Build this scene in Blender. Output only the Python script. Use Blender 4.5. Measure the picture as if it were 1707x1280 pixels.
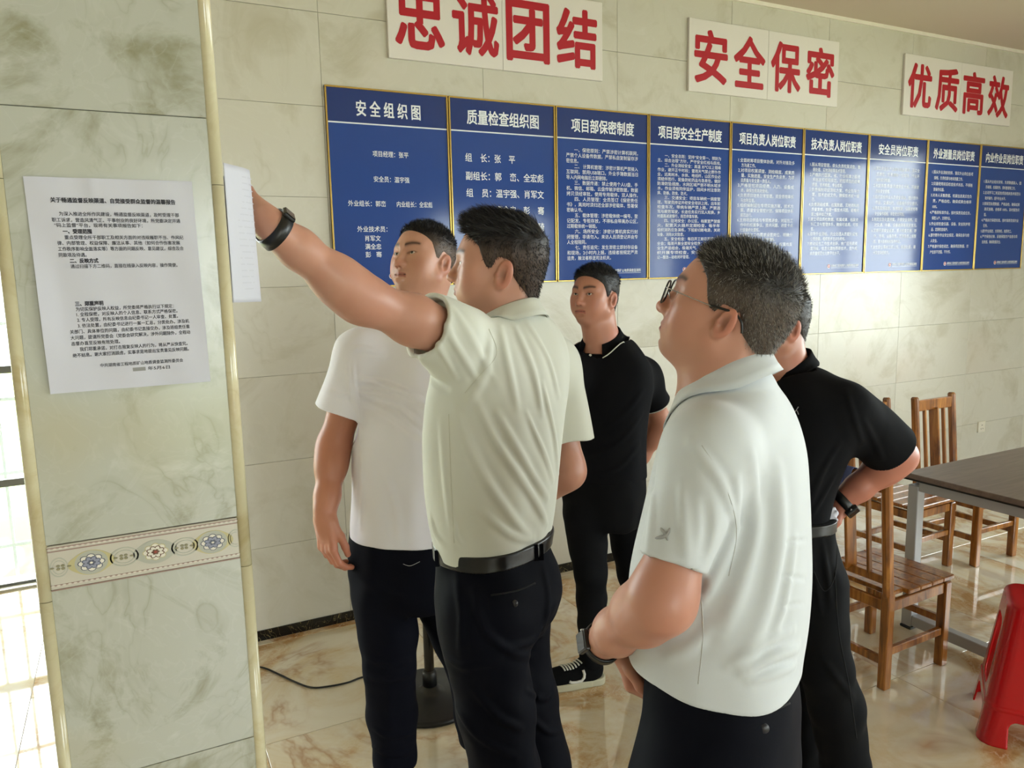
import bpy, bmesh, math, random
import numpy as np
from mathutils import Matrix, Vector

for _o in list(bpy.data.objects):
    bpy.data.objects.remove(_o, do_unlink=True)
SC = bpy.context.scene
COL = SC.collection
random.seed(7)
RNG = np.random.RandomState(11)

# ---------------------------------------------------------------- camera
W, H, FPX = 1707.0, 1280.0, 1265.66
YAW, PITCH, ROLL = 0.467797, -0.1455886, -0.0218983
CAMZ = 1.69
_ca, _sa, _cb, _sb = math.cos(YAW), math.sin(YAW), math.cos(PITCH), math.sin(PITCH)
_fw = np.array([_sa * _cb, _ca * _cb, _sb])
_r0 = np.array([_ca, -_sa, 0.0])
_u0 = np.cross(_r0, _fw)
CR = _r0 * math.cos(ROLL) + _u0 * math.sin(ROLL)
CU = -_r0 * math.sin(ROLL) + _u0 * math.cos(ROLL)
CF = _fw
CAM = np.array([0, 0, CAMZ])
cam_d = bpy.data.cameras.new('camera')
cam = bpy.data.objects.new('camera', cam_d)
COL.objects.link(cam)
M = Matrix.Identity(4)
for i in range(3):
    M[i][0], M[i][1], M[i][2], M[i][3] = CR[i], CU[i], -CF[i], CAM[i]
cam.matrix_world = M
cam_d.sensor_width = 36
cam_d.lens = FPX * 36 / W
cam_d.clip_start = 0.05
SC.camera = cam

# ---------------------------------------------------------------- world, light, exposure
SC.view_settings.view_transform = 'Standard'
SC.view_settings.look = 'None'
SC.view_settings.gamma = 1
SC.view_settings.use_curve_mapping = False
SC.view_settings.exposure = 0.0
world = bpy.data.worlds.new('world')
SC.world = world
world.use_nodes = True
wn = world.node_tree.nodes
wl = world.node_tree.links
bg = wn['Background']
bg.inputs['Color'].default_value = (0.93, 0.965, 1.0, 1)
bg.inputs['Strength'].default_value = 16.0

def portal(loc, rot, sx, sy):
    """marks a window opening so that skylight is sampled through it"""
    d = bpy.data.lights.new('window_daylight', 'AREA')
    d.shape = 'RECTANGLE'
    d.size, d.size_y = sx, sy
    d.cycles.is_portal = True
    o = bpy.data.objects.new('window_daylight', d)
    COL.objects.link(o)
    o.location = loc
    o.rotation_euler = rot
    return o
ROOM_X0, ROOM_X1, WALL_Y, FRONT_Y, CEIL, ALC_Y = -3.0, 6.7, 3.554, -4.0, 3.235, 4.855
# openings (x/y range, z range)
WIN_FRONT = [(0.2, 1.7, 0.1, 2.4), (4.3, 6.4, 0.1, 2.6)]  # first opening is unseen, enlarged to throw more light low on the back wall
WIN_RIGHT = [(-3.3, -1.3, 0.85, 2.75), (-0.3, 2.3, 0.85, 2.75)]
ALC = (-2.8, -0.12, 0.012, 3.0)
for (a, b, z0, z1) in WIN_FRONT:
    portal(((a + b) / 2, FRONT_Y - 0.21, (z0 + z1) / 2), (math.pi / 2, 0, 0), b - a, z1 - z0)
for (a, b, z0, z1) in WIN_RIGHT:
    portal((ROOM_X1 + 0.21, (a + b) / 2, (z0 + z1) / 2), (math.pi / 2, 0, math.pi / 2), b - a, z1 - z0)
portal(((ALC[0] + ALC[1]) / 2, ALC_Y + 0.25, 1.5), (-math.pi / 2, 0, 0), ALC[1] - ALC[0], 2.9)

# ---------------------------------------------------------------- helpers
def lin(c):
    c = np.asarray(c, float) / 255.0
    return tuple(np.where(c <= 0.04045, c / 12.92, ((c + 0.055) / 1.055) ** 2.4)) + (1.0,)

def tag(o, label=None, cat=None, group=None, kind=None):
    if label: o['label'] = label
    if cat: o['category'] = cat
    if group: o['group'] = group
    if kind: o['kind'] = kind
    return o

def empty(name, loc, label=None, cat=None, group=None, kind=None):
    o = bpy.data.objects.new(name, None)
    COL.objects.link(o)
    o.location = loc
    o.empty_display_size = 0.1
    return tag(o, label, cat, group, kind)

def setparent(o, p):
    o.parent = p
    return o

def link(name, me, mat=None, parent=None, loc=None, smooth=False):
    """mesh -> object.  With a parent, loc and mesh are in the parent's frame."""
    o = bpy.data.objects.new(name, me)
    COL.objects.link(o)
    if mat is not None:
        me.materials.clear()
        for m in (mat if isinstance(mat, (list, tuple)) else [mat]):
            me.materials.append(m)
    if parent is not None: o.parent = parent
    if loc is not None: o.location = loc
    if smooth: me.polygons.foreach_set('use_smooth', [True] * len(me.polygons))
    return o

def pydata(name, v, f):
    me = bpy.data.meshes.new(name)
    me.from_pydata([tuple(map(float, p)) for p in v], [], [tuple(map(int, q)) for q in f])
    me.update()
    return me

class MB:
    """collects simple shapes into one bmesh"""
    def __init__(s): s.bm = bmesh.new()
    def box(s, c, size, bevel=0.0, rot=None, seg=1):
        r = bmesh.ops.create_cube(s.bm, size=1.0)
        vs = r['verts']
        bmesh.ops.scale(s.bm, vec=size, verts=vs)
        if bevel > 0:
            es = list({e for v in vs for e in v.link_edges})
            g = bmesh.ops.bevel(s.bm, geom=es, offset=bevel, segments=seg, affect='EDGES', profile=0.5)
            vs = list({v for f in g['faces'] for v in f.verts} | {v for v in vs if v.is_valid})
        if rot is not None: bmesh.ops.rotate(s.bm, verts=vs, cent=(0, 0, 0), matrix=rot)
        bmesh.ops.translate(s.bm, verts=vs, vec=c)
        return s
    def cyl(s, c, r1, r2, h, seg=24, rot=None, bevel=0.0):
        g = bmesh.ops.create_cone(s.bm, cap_ends=True, segments=seg, radius1=r1, radius2=r2, depth=h)
        vs = g['verts']
        if rot is not None: bmesh.ops.rotate(s.bm, verts=vs, cent=(0, 0, 0), matrix=rot)
        bmesh.ops.translate(s.bm, verts=vs, vec=c)
        return s
    def bar(s, a, b, w, t, bevel=0.0, up=(0, 0, 1)):
        """rectangular bar from a to b"""
        a, b = Vector(a), Vector(b)
        z = (b - a).normalized()
        x = Vector(up).cross(z)
        if x.length < 1e-4: x = Vector((1, 0, 0))
        x.normalize(); y = z.cross(x)
        m = Matrix((x, y, z)).transposed()
        return s.box((a + b) / 2, (w, t, (b - a).length), bevel, m)
    def tube(s, pts, r, seg=8, closed=False):
        pts = [Vector(p) for p in pts]
        n = len(pts); rings = []
        ref = Vector((0.123, 0.7, 0.5))
        for i, p in enumerate(pts):
            if closed: d = pts[(i + 1) % n] - pts[i - 1]
            else: d = pts[min(i + 1, n - 1)] - pts[max(i - 1, 0)]
            d.normalize()
            x = ref - d * ref.dot(d)
            if x.length < 1e-3: x = d.orthogonal()
            x.normalize(); ref = x; y = d.cross(x)
            rr = r[i] if isinstance(r, (list, tuple)) else r
            rings.append([s.bm.verts.new(p + (x * math.cos(2 * math.pi * k / seg) + y * math.sin(2 * math.pi * k / seg)) * rr) for k in range(seg)])
        m = n if closed else n - 1
        for i in range(m):
            A, B = rings[i], rings[(i + 1) % n]
            for k in range(seg): s.bm.faces.new((A[k], A[(k + 1) % seg], B[(k + 1) % seg], B[k]))
        if not closed:
            s.bm.faces.new(rings[0][::-1]); s.bm.faces.new(rings[-1])
        return s
    def mesh(s, name):
        bmesh.ops.recalc_face_normals(s.bm, faces=s.bm.faces)
        me = bpy.data.meshes.new(name)
        s.bm.to_mesh(me); s.bm.free()
        return me
    def obj(s, name, mat, parent=None, loc=None, smooth=False):
        return link(name, s.mesh(name), mat, parent, loc, smooth)

# ---------------------------------------------------------------- materials
class NT:
    def __init__(s, name):
        s.m = bpy.data.materials.new(name); s.m.use_nodes = True
        s.t = s.m.node_tree; s.b = s.t.nodes['Principled BSDF']
    def n(s, typ): return s.t.nodes.new(typ)
    def l(s, a, b): s.t.links.new(a, b)
    def set(s, **kw):
        for k, v in kw.items():
            s.b.inputs[k.replace('_', ' ')].default_value = v
        return s
    def ramp(s, src, stops, interp='LINEAR'):
        r = s.n('ShaderNodeValToRGB'); cr = r.color_ramp; cr.interpolation = interp
        while len(cr.elements) > 1: cr.elements.remove(cr.elements[-1])
        cr.elements[0].position, cr.elements[0].color = stops[0]
        for p, c in stops[1:]:
            e = cr.elements.new(p); e.color = c
        s.l(src, r.inputs[0]); return r.outputs[0]
    def noise(s, vec, scale, detail=4, rough=0.55, dist=0.0):
        x = s.n('ShaderNodeTexNoise'); x.inputs['Scale'].default_value = scale
        x.inputs['Detail'].default_value = detail; x.inputs['Roughness'].default_value = rough
        x.inputs['Distortion'].default_value = dist
        if vec is not None: s.l(vec, x.inputs['Vector'])
        return x.outputs['Fac']
    def mix(s, fac, a, b, mode='MIX'):
        x = s.n('ShaderNodeMix'); x.data_type = 'RGBA'; x.blend_type = mode
        if isinstance(fac, (int, float)): x.inputs[0].default_value = fac
        else: s.l(fac, x.inputs[0])
        for i, c in ((6, a), (7, b)):
            if isinstance(c, tuple): x.inputs[i].default_value = c
            else: s.l(c, x.inputs[i])
        return x.outputs[2]
    def math(s, op, a, b=0.0):
        x = s.n('ShaderNodeMath'); x.operation = op
        for i, c in ((0, a), (1, b)):
            if isinstance(c, (int, float)): x.inputs[i].default_value = c
            else: s.l(c, x.inputs[i])
        return x.outputs[0]
    def obj_vec(s, rnd=0.0, scale=(1, 1, 1)):
        tc = s.n('ShaderNodeTexCoord')
        mp = s.n('ShaderNodeMapping'); mp.inputs['Scale'].default_value = scale
        s.l(tc.outputs['Object'], mp.inputs['Vector'])
        v = mp.outputs[0]
        if rnd:
            oi = s.n('ShaderNodeObjectInfo')
            cx = s.n('ShaderNodeCombineXYZ')
            s.l(s.math('MULTIPLY', oi.outputs['Random'], rnd), cx.inputs[0])
            s.l(s.math('MULTIPLY', oi.outputs['Random'], rnd * 2.7), cx.inputs[2])
            s.l(s.math('MULTIPLY', oi.outputs['Random'], rnd * 1.3), cx.inputs[1])
            va = s.n('ShaderNodeVectorMath'); va.operation = 'ADD'
            s.l(v, va.inputs[0]); s.l(cx.outputs[0], va.inputs[1]); v = va.outputs[0]
        return v
    def bump(s, h, strength=0.2, dist=0.002):
        x = s.n('ShaderNodeBump'); x.inputs['Strength'].default_value = strength
        x.inputs['Distance'].default_value = dist
        s.l(h, x.inputs['Height']); s.l(x.outputs[0], s.b.inputs['Normal'])

def plain(name, rgb, rough=0.5, metal=0.0, spec=0.5, **kw):
    t = NT(name)
    t.set(Base_Color=lin(rgb), Roughness=rough, Metallic=metal, **kw)
    t.b.inputs['Specular IOR Level'].default_value = spec
    return t.m

def mat_wall_tile(name, base, dark, light, rough=0.27, sc=1.0, rnd=40.0, pink=(205, 190, 175), warp=0.35):
    t = NT(name)
    v = t.obj_vec(rnd)
    n1 = t.noise(v, 1.6 * sc, 6, 0.6, 1.8)
    c = t.ramp(n1, [(0.3, lin(dark)), (0.48, lin(base)), (0.62, lin(base)), (0.8, lin(light))])
    # thin curved veins: ridged noise
    n2 = t.noise(v, 1.9 * sc, 3, 0.5, 2.2)
    ridge = t.math('ABSOLUTE', t.math('SUBTRACT', n2, 0.5))
    vein = t.ramp(ridge, [(0.0, (1, 1, 1, 1)), (0.012, (0.45, 0.45, 0.45, 1)), (0.05, (0, 0, 0, 1))])
    n3 = t.noise(v, 2.3 * sc, 2, 0.5, 0.4)
    gate = t.ramp(n3, [(0.45, (0, 0, 0, 1)), (0.6, (1, 1, 1, 1))])
    vm = t.mix(1.0, vein, gate, 'MULTIPLY')
    c = t.mix(t.math('MULTIPLY', vm, 0.45), c, lin(dark))
    n4 = t.noise(v, 3.1 * sc, 3, 0.5, 3.0)
    r2 = t.math('ABSOLUTE', t.math('SUBTRACT', n4, 0.47))
    v2 = t.ramp(r2, [(0.0, (1, 1, 1, 1)), (0.03, (0, 0, 0, 1))])
    c = t.mix(t.math('MULTIPLY', v2, 0.12), c, lin(light))
    n5 = t.noise(v, 1.1 * sc, 2, 0.5, 0.3)
    c = t.mix(t.math('MULTIPLY', t.ramp(n5, [(0.58, (0, 0, 0, 1)), (0.72, (1, 1, 1, 1))]), 0.35), c, lin(pink))
    t.l(c, t.b.inputs['Base Color'])
    t.set(Roughness=rough)
    t.bump(t.noise(v, 5, 2), 0.06, 0.004)
    return t.m

M_WALL = mat_wall_tile('wall_tile_marble', (206, 202, 189), (188, 182, 163), (220, 217, 209))
M_PILLAR = mat_wall_tile('pillar_tile_onyx', (182, 183, 173), (140, 138, 112), (208, 210, 206), 0.2, 2.6, 23.0, (178, 164, 120))
M_TRIM = mat_wall_tile('onyx_trim', (204, 196, 164), (182, 166, 124), (222, 216, 194), 0.15, 2.2, 9.0, (206, 186, 160))
M_GROUT = plain('grout', (200, 195, 180), 0.8)
M_CEIL = plain('ceiling_paint', (214, 198, 184), 0.85)
M_CORNICE = plain('cornice_white', (235, 228, 215), 0.6)
M_BLACKTILE = None

def mat_floor():
    t = NT('floor_marble')
    v = t.obj_vec(60.0)
    n1 = t.noise(v, 1.5, 6, 0.62, 1.6)
    c = t.ramp(n1, [(0.28, lin((152, 108, 64))), (0.38, lin((192, 154, 106))), (0.46, lin((210, 192, 160))), (0.56, lin((218, 208, 188))), (0.75, lin((224, 218, 204)))])
    n2 = t.noise(v, 1.1, 4, 0.6, 2.6)
    ridge = t.math('ABSOLUTE', t.math('SUBTRACT', n2, 0.5))
    vein = t.ramp(ridge, [(0.0, (1, 1, 1, 1)), (0.02, (0.6, 0.6, 0.6, 1)), (0.07, (0, 0, 0, 1))])
    g = t.ramp(t.noise(v, 2.0, 3), [(0.42, (0, 0, 0, 1)), (0.6, (1, 1, 1, 1))])
    vm = t.mix(1.0, vein, g, 'MULTIPLY')
    c = t.mix(t.math('MULTIPLY', vm, 0.75), c, lin((158, 106, 58)))
    n4 = t.noise(v, 6.0, 5, 0.65, 2.5)
    r2 = t.math('ABSOLUTE', t.math('SUBTRACT', n4, 0.5))
    v2 = t.ramp(r2, [(0.0, (1, 1, 1, 1)), (0.035, (0, 0, 0, 1))])
    g2 = t.ramp(n1, [(0.35, (1, 1, 1, 1)), (0.52, (0, 0, 0, 1))])
    c = t.mix(t.math('MULTIPLY', t.mix(1.0, v2, g2, 'MULTIPLY'), 0.6), c, lin((224, 210, 186)))
    t.l(c, t.b.inputs['Base Color'])
    t.set(Roughness=0.045)
    t.b.inputs['Specular IOR Level'].default_value = 0.8
    t.b.inputs['Coat Weight'].default_value = 0.4
    t.b.inputs['Coat Roughness'].default_value = 0.03
    t.bump(t.noise(t.obj_vec(5.0), 3.0, 2), 0.12, 0.004)
    return t.m
M_FLOOR = mat_floor()

def mat_black_marble():
    t = NT('black_marble')
    v = t.obj_vec()
    n = t.noise(v, 9, 3, 0.5, 3)
    r = t.math('ABSOLUTE', t.math('SUBTRACT', n, 0.5))
    c = t.ramp(r, [(0, lin((150, 135, 90))), (0.006, lin((24, 23, 22))), (1, lin((20, 20, 20)))])
    t.l(c, t.b.inputs['Base Color']); t.set(Roughness=0.15)
    return t.m
M_BLACKTILE = mat_black_marble()

def mat_wood():
    t = NT('honey_wood')
    v = t.obj_vec(30.0, (9, 9, 1.1))
    n = t.noise(v, 3.0, 4, 0.6, 1.0)
    c = t.ramp(n, [(0.3, lin((86, 47, 13))), (0.5, lin((142, 86, 29))), (0.7, lin((178, 120, 52)))])
    t.l(c, t.b.inputs['Base Color']); t.set(Roughness=0.28)
    t.b.inputs['Coat Weight'].default_value = 0.3
    t.bump(n, 0.08, 0.002)
    return t.m
M_WOOD = mat_wood()
def mat_dark_wood():
    t = NT('dark_laminate')
    v = t.obj_vec(0.0, (1.2, 10, 10))
    n = t.noise(v, 3.0, 4, 0.6, 0.8)
    c = t.ramp(n, [(0.3, lin((92, 78, 70))), (0.6, lin((112, 96, 87))), (0.8, lin((124, 107, 98)))])
    t.l(c, t.b.inputs['Base Color']); t.set(Roughness=0.32)
    return t.m
M_LAMINATE = mat_dark_wood()
M_SILVER = plain('silver_paint', (168, 168, 170), 0.38, 0.35)
M_BLACKPL = plain('black_plastic', (16, 16, 17), 0.4)
M_BLACKGL = plain('black_gloss', (10, 10, 11), 0.12)
M_RED = plain('red_plastic', (176, 2, 10), 0.24)
M_WHITEPL = plain('white_plastic', (228, 222, 206), 0.35)
M_GOLD = plain('gold_moulding', (204, 172, 92), 0.25, 0.65)
M_BLUE = None
def mat_blue():
    t = NT('blue_poster_film')
    t.set(Base_Color=lin((44, 74, 144)), Roughness=0.1)
    t.b.inputs['Specular IOR Level'].default_value = 0.34
    t.bump(t.noise(t.obj_vec(), 160, 2, 0.6), 0.05, 0.001)
    return t.m
M_BLUE = mat_blue()
M_BLUEHEAD = plain('blue_poster_header', (32, 56, 118), 0.14)
M_INK = plain('white_print', (232, 236, 242), 0.35)
M_SIGN = plain('white_sign_board', (226, 220, 214), 0.32)
M_SIGNRED = plain('red_sign_letter', (178, 6, 30), 0.4)
M_PAPER = plain('office_paper', (200, 200, 212), 0.75)
M_PRINT = plain('black_print', (58, 58, 66), 0.8)
M_ALU = plain('window_frame_aluminium', (120, 122, 120), 0.4, 0.5)
M_GRILLE = plain('white_grille', (226, 228, 228), 0.5)
def mat_glass():
    t = NT('window_glass')
    g = t.n('ShaderNodeBsdfGlossy'); g.inputs['Roughness'].default_value = 0.02
    tr = t.n('ShaderNodeBsdfTransparent'); tr.inputs[0].default_value = (0.94, 0.97, 0.95, 1)
    fr = t.n('ShaderNodeFresnel'); fr.inputs[0].default_value = 1.25
    mx = t.n('ShaderNodeMixShader')
    t.l(fr.outputs[0], mx.inputs[0]); t.l(tr.outputs[0], mx.inputs[1]); t.l(g.outputs[0], mx.inputs[2])
    t.l(mx.outputs[0], t.t.nodes['Material Output'].inputs['Surface'])
    return t.m
M_GLASS = mat_glass()

# ---------------------------------------------------------------- room shell
def slab(name, lo, hi, mat, kind='structure', parent=None, bevel=0):
    lo, hi = np.array(lo), np.array(hi)
    c = (lo + hi) / 2
    mb = MB().box((0, 0, 0), tuple(hi - lo), bevel)
    o = mb.obj(name, mat, parent, tuple(c))
    if kind and parent is None: o['kind'] = kind
    return o

floor = slab('floor', (ROOM_X0 - 0.2, FRONT_Y - 0.2, -0.12), (ROOM_X1 + 0.2, ALC_Y + 0.2, -0.012), M_GROUT)
tag(floor, 'polished beige marble tile floor with brown swirls')
floor_c = np.array(floor.location)
# floor tiles 0.8 m
def tile_mesh(name, sx, sy, th, bev, mat):
    me = MB().box((0, 0, 0), (sx, sy, th), bev).mesh(name)
    me.materials.append(mat)
    return me
ftile = tile_mesh('floor_tile', 0.7985, 0.7985, 0.012, 0.0012, M_FLOOR)
fx0, fy0 = 2.719 - 8 * 0.8, 1.905 - 8 * 0.8
rots = (0, math.pi / 2, math.pi, -math.pi / 2)
for i in range(14):
    for j in range(14):
        x, y = fx0 + (i + 0.5) * 0.8, fy0 + (j + 0.5) * 0.8
        if x < ROOM_X0 - 0.2 or x > ROOM_X1 + 0.3 or y < FRONT_Y - 0.3 or y > ALC_Y + 0.3: continue
        if x > 0.45 and y > WALL_Y + 0.5: continue
        o = bpy.data.objects.new('floor_tile', ftile); COL.objects.link(o)
        o.parent = floor
        o.location = (x - floor_c[0], y - floor_c[1], -0.006 - floor_c[2])
        o.rotation_euler = (0, 0, random.choice(rots))

ceiling = slab('ceiling', (ROOM_X0 - 0.2, FRONT_Y - 0.2, CEIL), (ROOM_X1 + 0.2, ALC_Y + 0.2, CEIL + 0.15), M_CEIL)
tag(ceiling, 'plain pinkish beige painted ceiling')

# back wall with 0.8 x 0.4 tiles
wb = slab('wall_back', (0.0, WALL_Y + 0.008, 0), (ROOM_X1 + 0.2, WALL_Y + 0.22, CEIL), M_GROUT)
tag(wb, 'back wall of pale green beige marble tiles')
wbc = np.array(wb.location)
wt = MB().box((0, 0, 0), (0.7988, 0.012, 0.3988), 0.0011).mesh('wall_tile'); wt.materials.append(M_WALL)
wt2 = MB().box((0, 0, 0), (0.7988, 0.012, 0.385), 0.0011).mesh('wall_tile'); wt2.materials.append(M_WALL)
for r in range(8):
    for c in range(0, 8):
        x0, x1 = 0.872 + 0.8 * (c - 1), 0.872 + 0.8 * c
        if x1 < 0.05: continue
        if x0 > ROOM_X1: continue
        o = bpy.data.objects.new('wall_tile', wt2 if r == 7 else wt); COL.objects.link(o); o.parent = wb
        zc = 0.048 + 0.4 * r + (0.1935 if r == 7 else 0.2)
        o.location = ((x0 + x1) / 2 - wbc[0], WALL_Y + 0.006 - wbc[1], zc - wbc[2])
        o.rotation_euler = (0, math.pi if random.random() < 0.5 else 0, 0)
tag(slab('baseboard_back', (0.02, WALL_Y - 0.006, 0), (ROOM_X1, WALL_Y + 0.004, 0.05), M_BLACKTILE), 'thin black marble skirting along the back wall')
tag(slab('trim_1', (0.0, WALL_Y - 0.012, CEIL - 0.022), (ROOM_X1, WALL_Y, CEIL), M_CORNICE), 'narrow cream line where back wall meets ceiling')

def wall_with_holes(name, axis, pos, thick, a0, a1, z1, holes, mat, label):
    """axis 'x': wall runs along x at y=pos ; axis 'y': runs along y at x=pos"""
    mb = MB()
    def put(p0, p1, q0, q1):
        if p1 - p0 < 1e-4 or q1 - q0 < 1e-4: return
        c = ((p0 + p1) / 2, pos + thick / 2, (q0 + q1) / 2)
        s = (p1 - p0, abs(thick), q1 - q0)
        if axis == 'y': c, s = (c[1], c[0], c[2]), (s[1], s[0], s[2])
        mb.box(c, s)
    cur = a0
    for (a, b, z0, zz) in sorted(holes):
        put(cur, a, 0, z1); put(a, b, 0, z0); put(a, b, zz, z1); cur = b
    put(cur, a1, 0, z1)
    o = mb.obj(name, mat); o['kind'] = 'structure'; tag(o, label)
    return o
wall_with_holes('wall_front', 'x', FRONT_Y, -0.2, ROOM_X0 - 0.2, ROOM_X1 + 0.2, CEIL, WIN_FRONT, M_WALL, 'window wall behind the viewer')
wall_with_holes('wall_right', 'y', ROOM_X1, 0.2, FRONT_Y, WALL_Y, CEIL, WIN_RIGHT, M_WALL, 'right wall with two windows')
wall_with_holes('wall_left', 'y', ROOM_X0, -0.2, FRONT_Y, ALC_Y, CEIL, [], M_WALL, 'left wall of the room')
wall_with_holes('wall_alcove', 'x', ALC_Y, 0.2, ROOM_X0 - 0.2, 0.2, CEIL, [ALC], M_WALL, 'far wall around the glazed door at left')
wall_with_holes('wall_return', 'y', 0.0, 0.2, WALL_Y + 0.22, ALC_Y, CEIL, [], M_WALL, 'short return wall beside the glazed door')

def window(name, axis, pos, hole, nx, nz, label, grille=0, sill=0.05):
    a, b, z0, z1 = hole
    root = empty(name, ((a + b) / 2, pos, z0) if axis == 'x' else (pos, (a + b) / 2, z0), label, None, None, 'structure')
    w, h = b - a, z1 - z0
    def T(c, s): return (c, s) if axis == 'x' else ((c[1], c[0], c[2]), (s[1], s[0], s[2]))
    fr = MB()
    for (c, s) in [((0, 0, sill / 2), (w, 0.06, sill)), ((0, 0, h - 0.025), (w, 0.06, 0.05)), ((-w / 2 + 0.025, 0, h / 2), (0.05, 0.06, h)), ((w / 2 - 0.025, 0, h / 2), (0.05, 0.06, h))]:
        fr.box(*T(c, s), 0.004)
    fr.obj('frame', M_ALU, root)
    for i in range(1, nx):
        MB().box(*T((-w / 2 + w * i / nx, 0, h / 2), (0.045, 0.05, h - 0.1)), 0.003).obj('mullion', M_ALU, root)
    for z in nz:
        MB().box(*T((0, 0, z), (w - 0.1, 0.05, 0.04)), 0.003).obj('transom', M_ALU, root)
    MB().box(*T((0, 0, h / 2), (w - 0.08, 0.006, h - 0.08))).obj('pane', M_GLASS, root)
    if grille:
        g = MB(); n = int(w / grille)
        for i in range(1, n):
            g.box(*T((-w / 2 + w * i / n, 0.09, h / 2), (0.016, 0.016, h)))
        for z in np.arange(0.2, h, 0.42):
            g.box(*T((0, 0.09, z), (w, 0.02, 0.02)))
        g.obj('grille', M_GRILLE, root)
    return root
for i, hole in enumerate(WIN_FRONT): window('window_%d' % (i + 1), 'x', FRONT_Y - 0.1, hole, 3, [0.9], 'tall aluminium window in the wall behind the viewer')
for i, hole in enumerate(WIN_RIGHT): window('window_%d' % (i + 4), 'y', ROOM_X1 + 0.1, hole, 3, [1.3], 'aluminium window in the right wall')
window('door_1', 'x', ALC_Y + 0.08, ALC, 3, [0.585, 1.215], 'glazed door with pale grille seen left of the pillar', 0.11, 0.014)
# outside
def mat_yard():
    t = NT('yard_ground')
    v = t.obj_vec()
    c = t.ramp(t.noise(v, 0.7, 4, 0.6, 1.0), [(0.38, lin((160, 160, 140))), (0.5, lin((150, 152, 96))), (0.62, lin((124, 138, 52)))])
    t.l(c, t.b.inputs['Base Color']); t.set(Roughness=0.9)
    return t.m
yard = slab('ground_outside', (-24, -16, -0.4), (18, 30, -0.14), mat_yard())
tag(yard, 'pale concrete yard with yellow green grass patches outside the windows')

# ---------------------------------------------------------------- pillar
PY, PD = 1.245, 0.29
PXL, PXR = -0.1312, 0.1325          # tile face edges
pil = slab('pillar', (PXL - 0.012, PY + 0.01, 0), (PXR + 0.012, PY + PD - 0.01, CEIL), M_GROUT)
tag(pil, 'tiled square pillar with rounded onyx corner trims at left')
pc = np.array(pil.location)
def ptile(z0, z1, face):
    g = 0.0005
    if face == 'f': c, s = ((PXL + PXR) / 2, PY + 0.006, (z0 + z1) / 2), (PXR - PXL - 2 * g, 0.012, z1 - z0 - 2 * g)
    elif face == 'b': c, s = ((PXL + PXR) / 2, PY + PD - 0.006, (z0 + z1) / 2), (PXR - PXL - 2 * g, 0.012, z1 - z0 - 2 * g)
    elif face == 'r': c, s = (PXR + 0.010, PY + PD / 2, (z0 + z1) / 2), (0.012, PD - 0.030, z1 - z0 - 2 * g)
    else: c, s = (PXL - 0.009, PY + PD / 2, (z0 + z1) / 2), (0.012, PD - 0.030, z1 - z0 - 2 * g)
    o = MB().box((0, 0, 0), s, 0.0009).obj('pillar_tile', M_PILLAR, pil, tuple(np.array(c) - pc))
    return o
BZ0, BZ1 = 1.2455, 1.3135
for (z0, z1) in [(0.0, 0.333), (0.333, 0.933), (0.933, BZ0), (BZ1, 1.926), (1.926, 2.526), (2.526, CEIL)]:
    for f in 'fbrl': ptile(z0, z1, f)
for (x, y) in ((PXL - 0.0065, PY + 0.0075), (PXR + 0.0075, PY + 0.0075), (PXL - 0.0065, PY + PD - 0.0075), (PXR + 0.0075, PY + PD - 0.0075)):
    for (z0, z1) in ((0, 0.63), (0.63, 1.23), (1.23, 1.83), (1.83, 2.43), (2.43, CEIL)):
        mb = MB().cyl((0, 0, 0), 0.0102, 0.0102, z1 - z0 - 0.001, 20)
        o = mb.obj('corner_trim', M_TRIM, pil, (x - pc[0], y - pc[1], (z0 + z1) / 2 - pc[2]))
        for p in o.data.polygons: p.use_smooth = len(p.vertices) == 4

# decorative border tile with medallions (printed pattern, thin inlays)
M_BAND = plain('border_cream', (196, 190, 178), 0.25)
M_BANDP = plain('border_pink_line', (150, 122, 112), 0.35)
M_BEAD = plain('border_bead', (206, 196, 186), 0.3)
M_MEDG = plain('border_grey_medallion', (172, 172, 160), 0.3)
M_MEDY = plain('border_yellow_tip', (188, 178, 132), 0.3)
M_PETB = plain('border_blue_petal', (140, 143, 164), 0.35)
M_PETD = plain('border_dark_outline', (88, 92, 110), 0.4)
M_PETR = plain('border_brown_petal', (96, 58, 34), 0.4)
M_PETW = plain('border_white_petal', (222, 216, 204), 0.35)
band = MB().box((0, 0, 0), (PXR - PXL - 0.002, 0.014, BZ1 - BZ0 - 0.002), 0.0012).obj('border_tile', M_BAND, pil, tuple(np.array(((PXL + PXR) / 2, PY + 0.006, (BZ0 + BZ1) / 2)) - pc))
def flat(parts, name, mat, y, zs=0.74):
    """parts: list of polygons in (u,w) on the band face"""
    v, f = [], []
    for poly in parts:
        n = len(poly); b = len(v)
        for (a, c) in poly: v.append((a * 0.99, y, c * zs))
        for (a, c) in poly: v.append((a * 0.99, y + 0.002, c * zs))
        f.append(list(range(b, b + n)))
        for k in range(n): f.append([b + k, b + n + k, b + n + (k + 1) % n, b + (k + 1) % n])
    return link(name, pydata(name, v, f), mat, band)
def ellp(cx, cz, rx, rz, n=24, tip=0.0):
    out = []
    for k in range(n):
        a = 2 * math.pi * k / n
        x = math.cos(a); s = 1 + tip * max(0, abs(x) - 0.75) / 0.25
        out.append((cx + rx * x * s, cz + rz * math.sin(a)))
    return out
def petals(cx, cz, r, n, w, ph=0.0, r0=0.2):
    out = []
    for k in range(n):
        a = ph + 2 * math.pi * k / n
        d = np.array([math.cos(a), math.sin(a)]); t = np.array([-d[1], d[0]])
        m = r * 0.62
        out.append([tuple(np.array([cx, cz]) + d * (m + 0.38 * r * math.cos(q)) + t * w * math.sin(q)) for q in np.linspace(0, 2 * math.pi, 10, endpoint=False)])
    return out
yf = -0.0072
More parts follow.
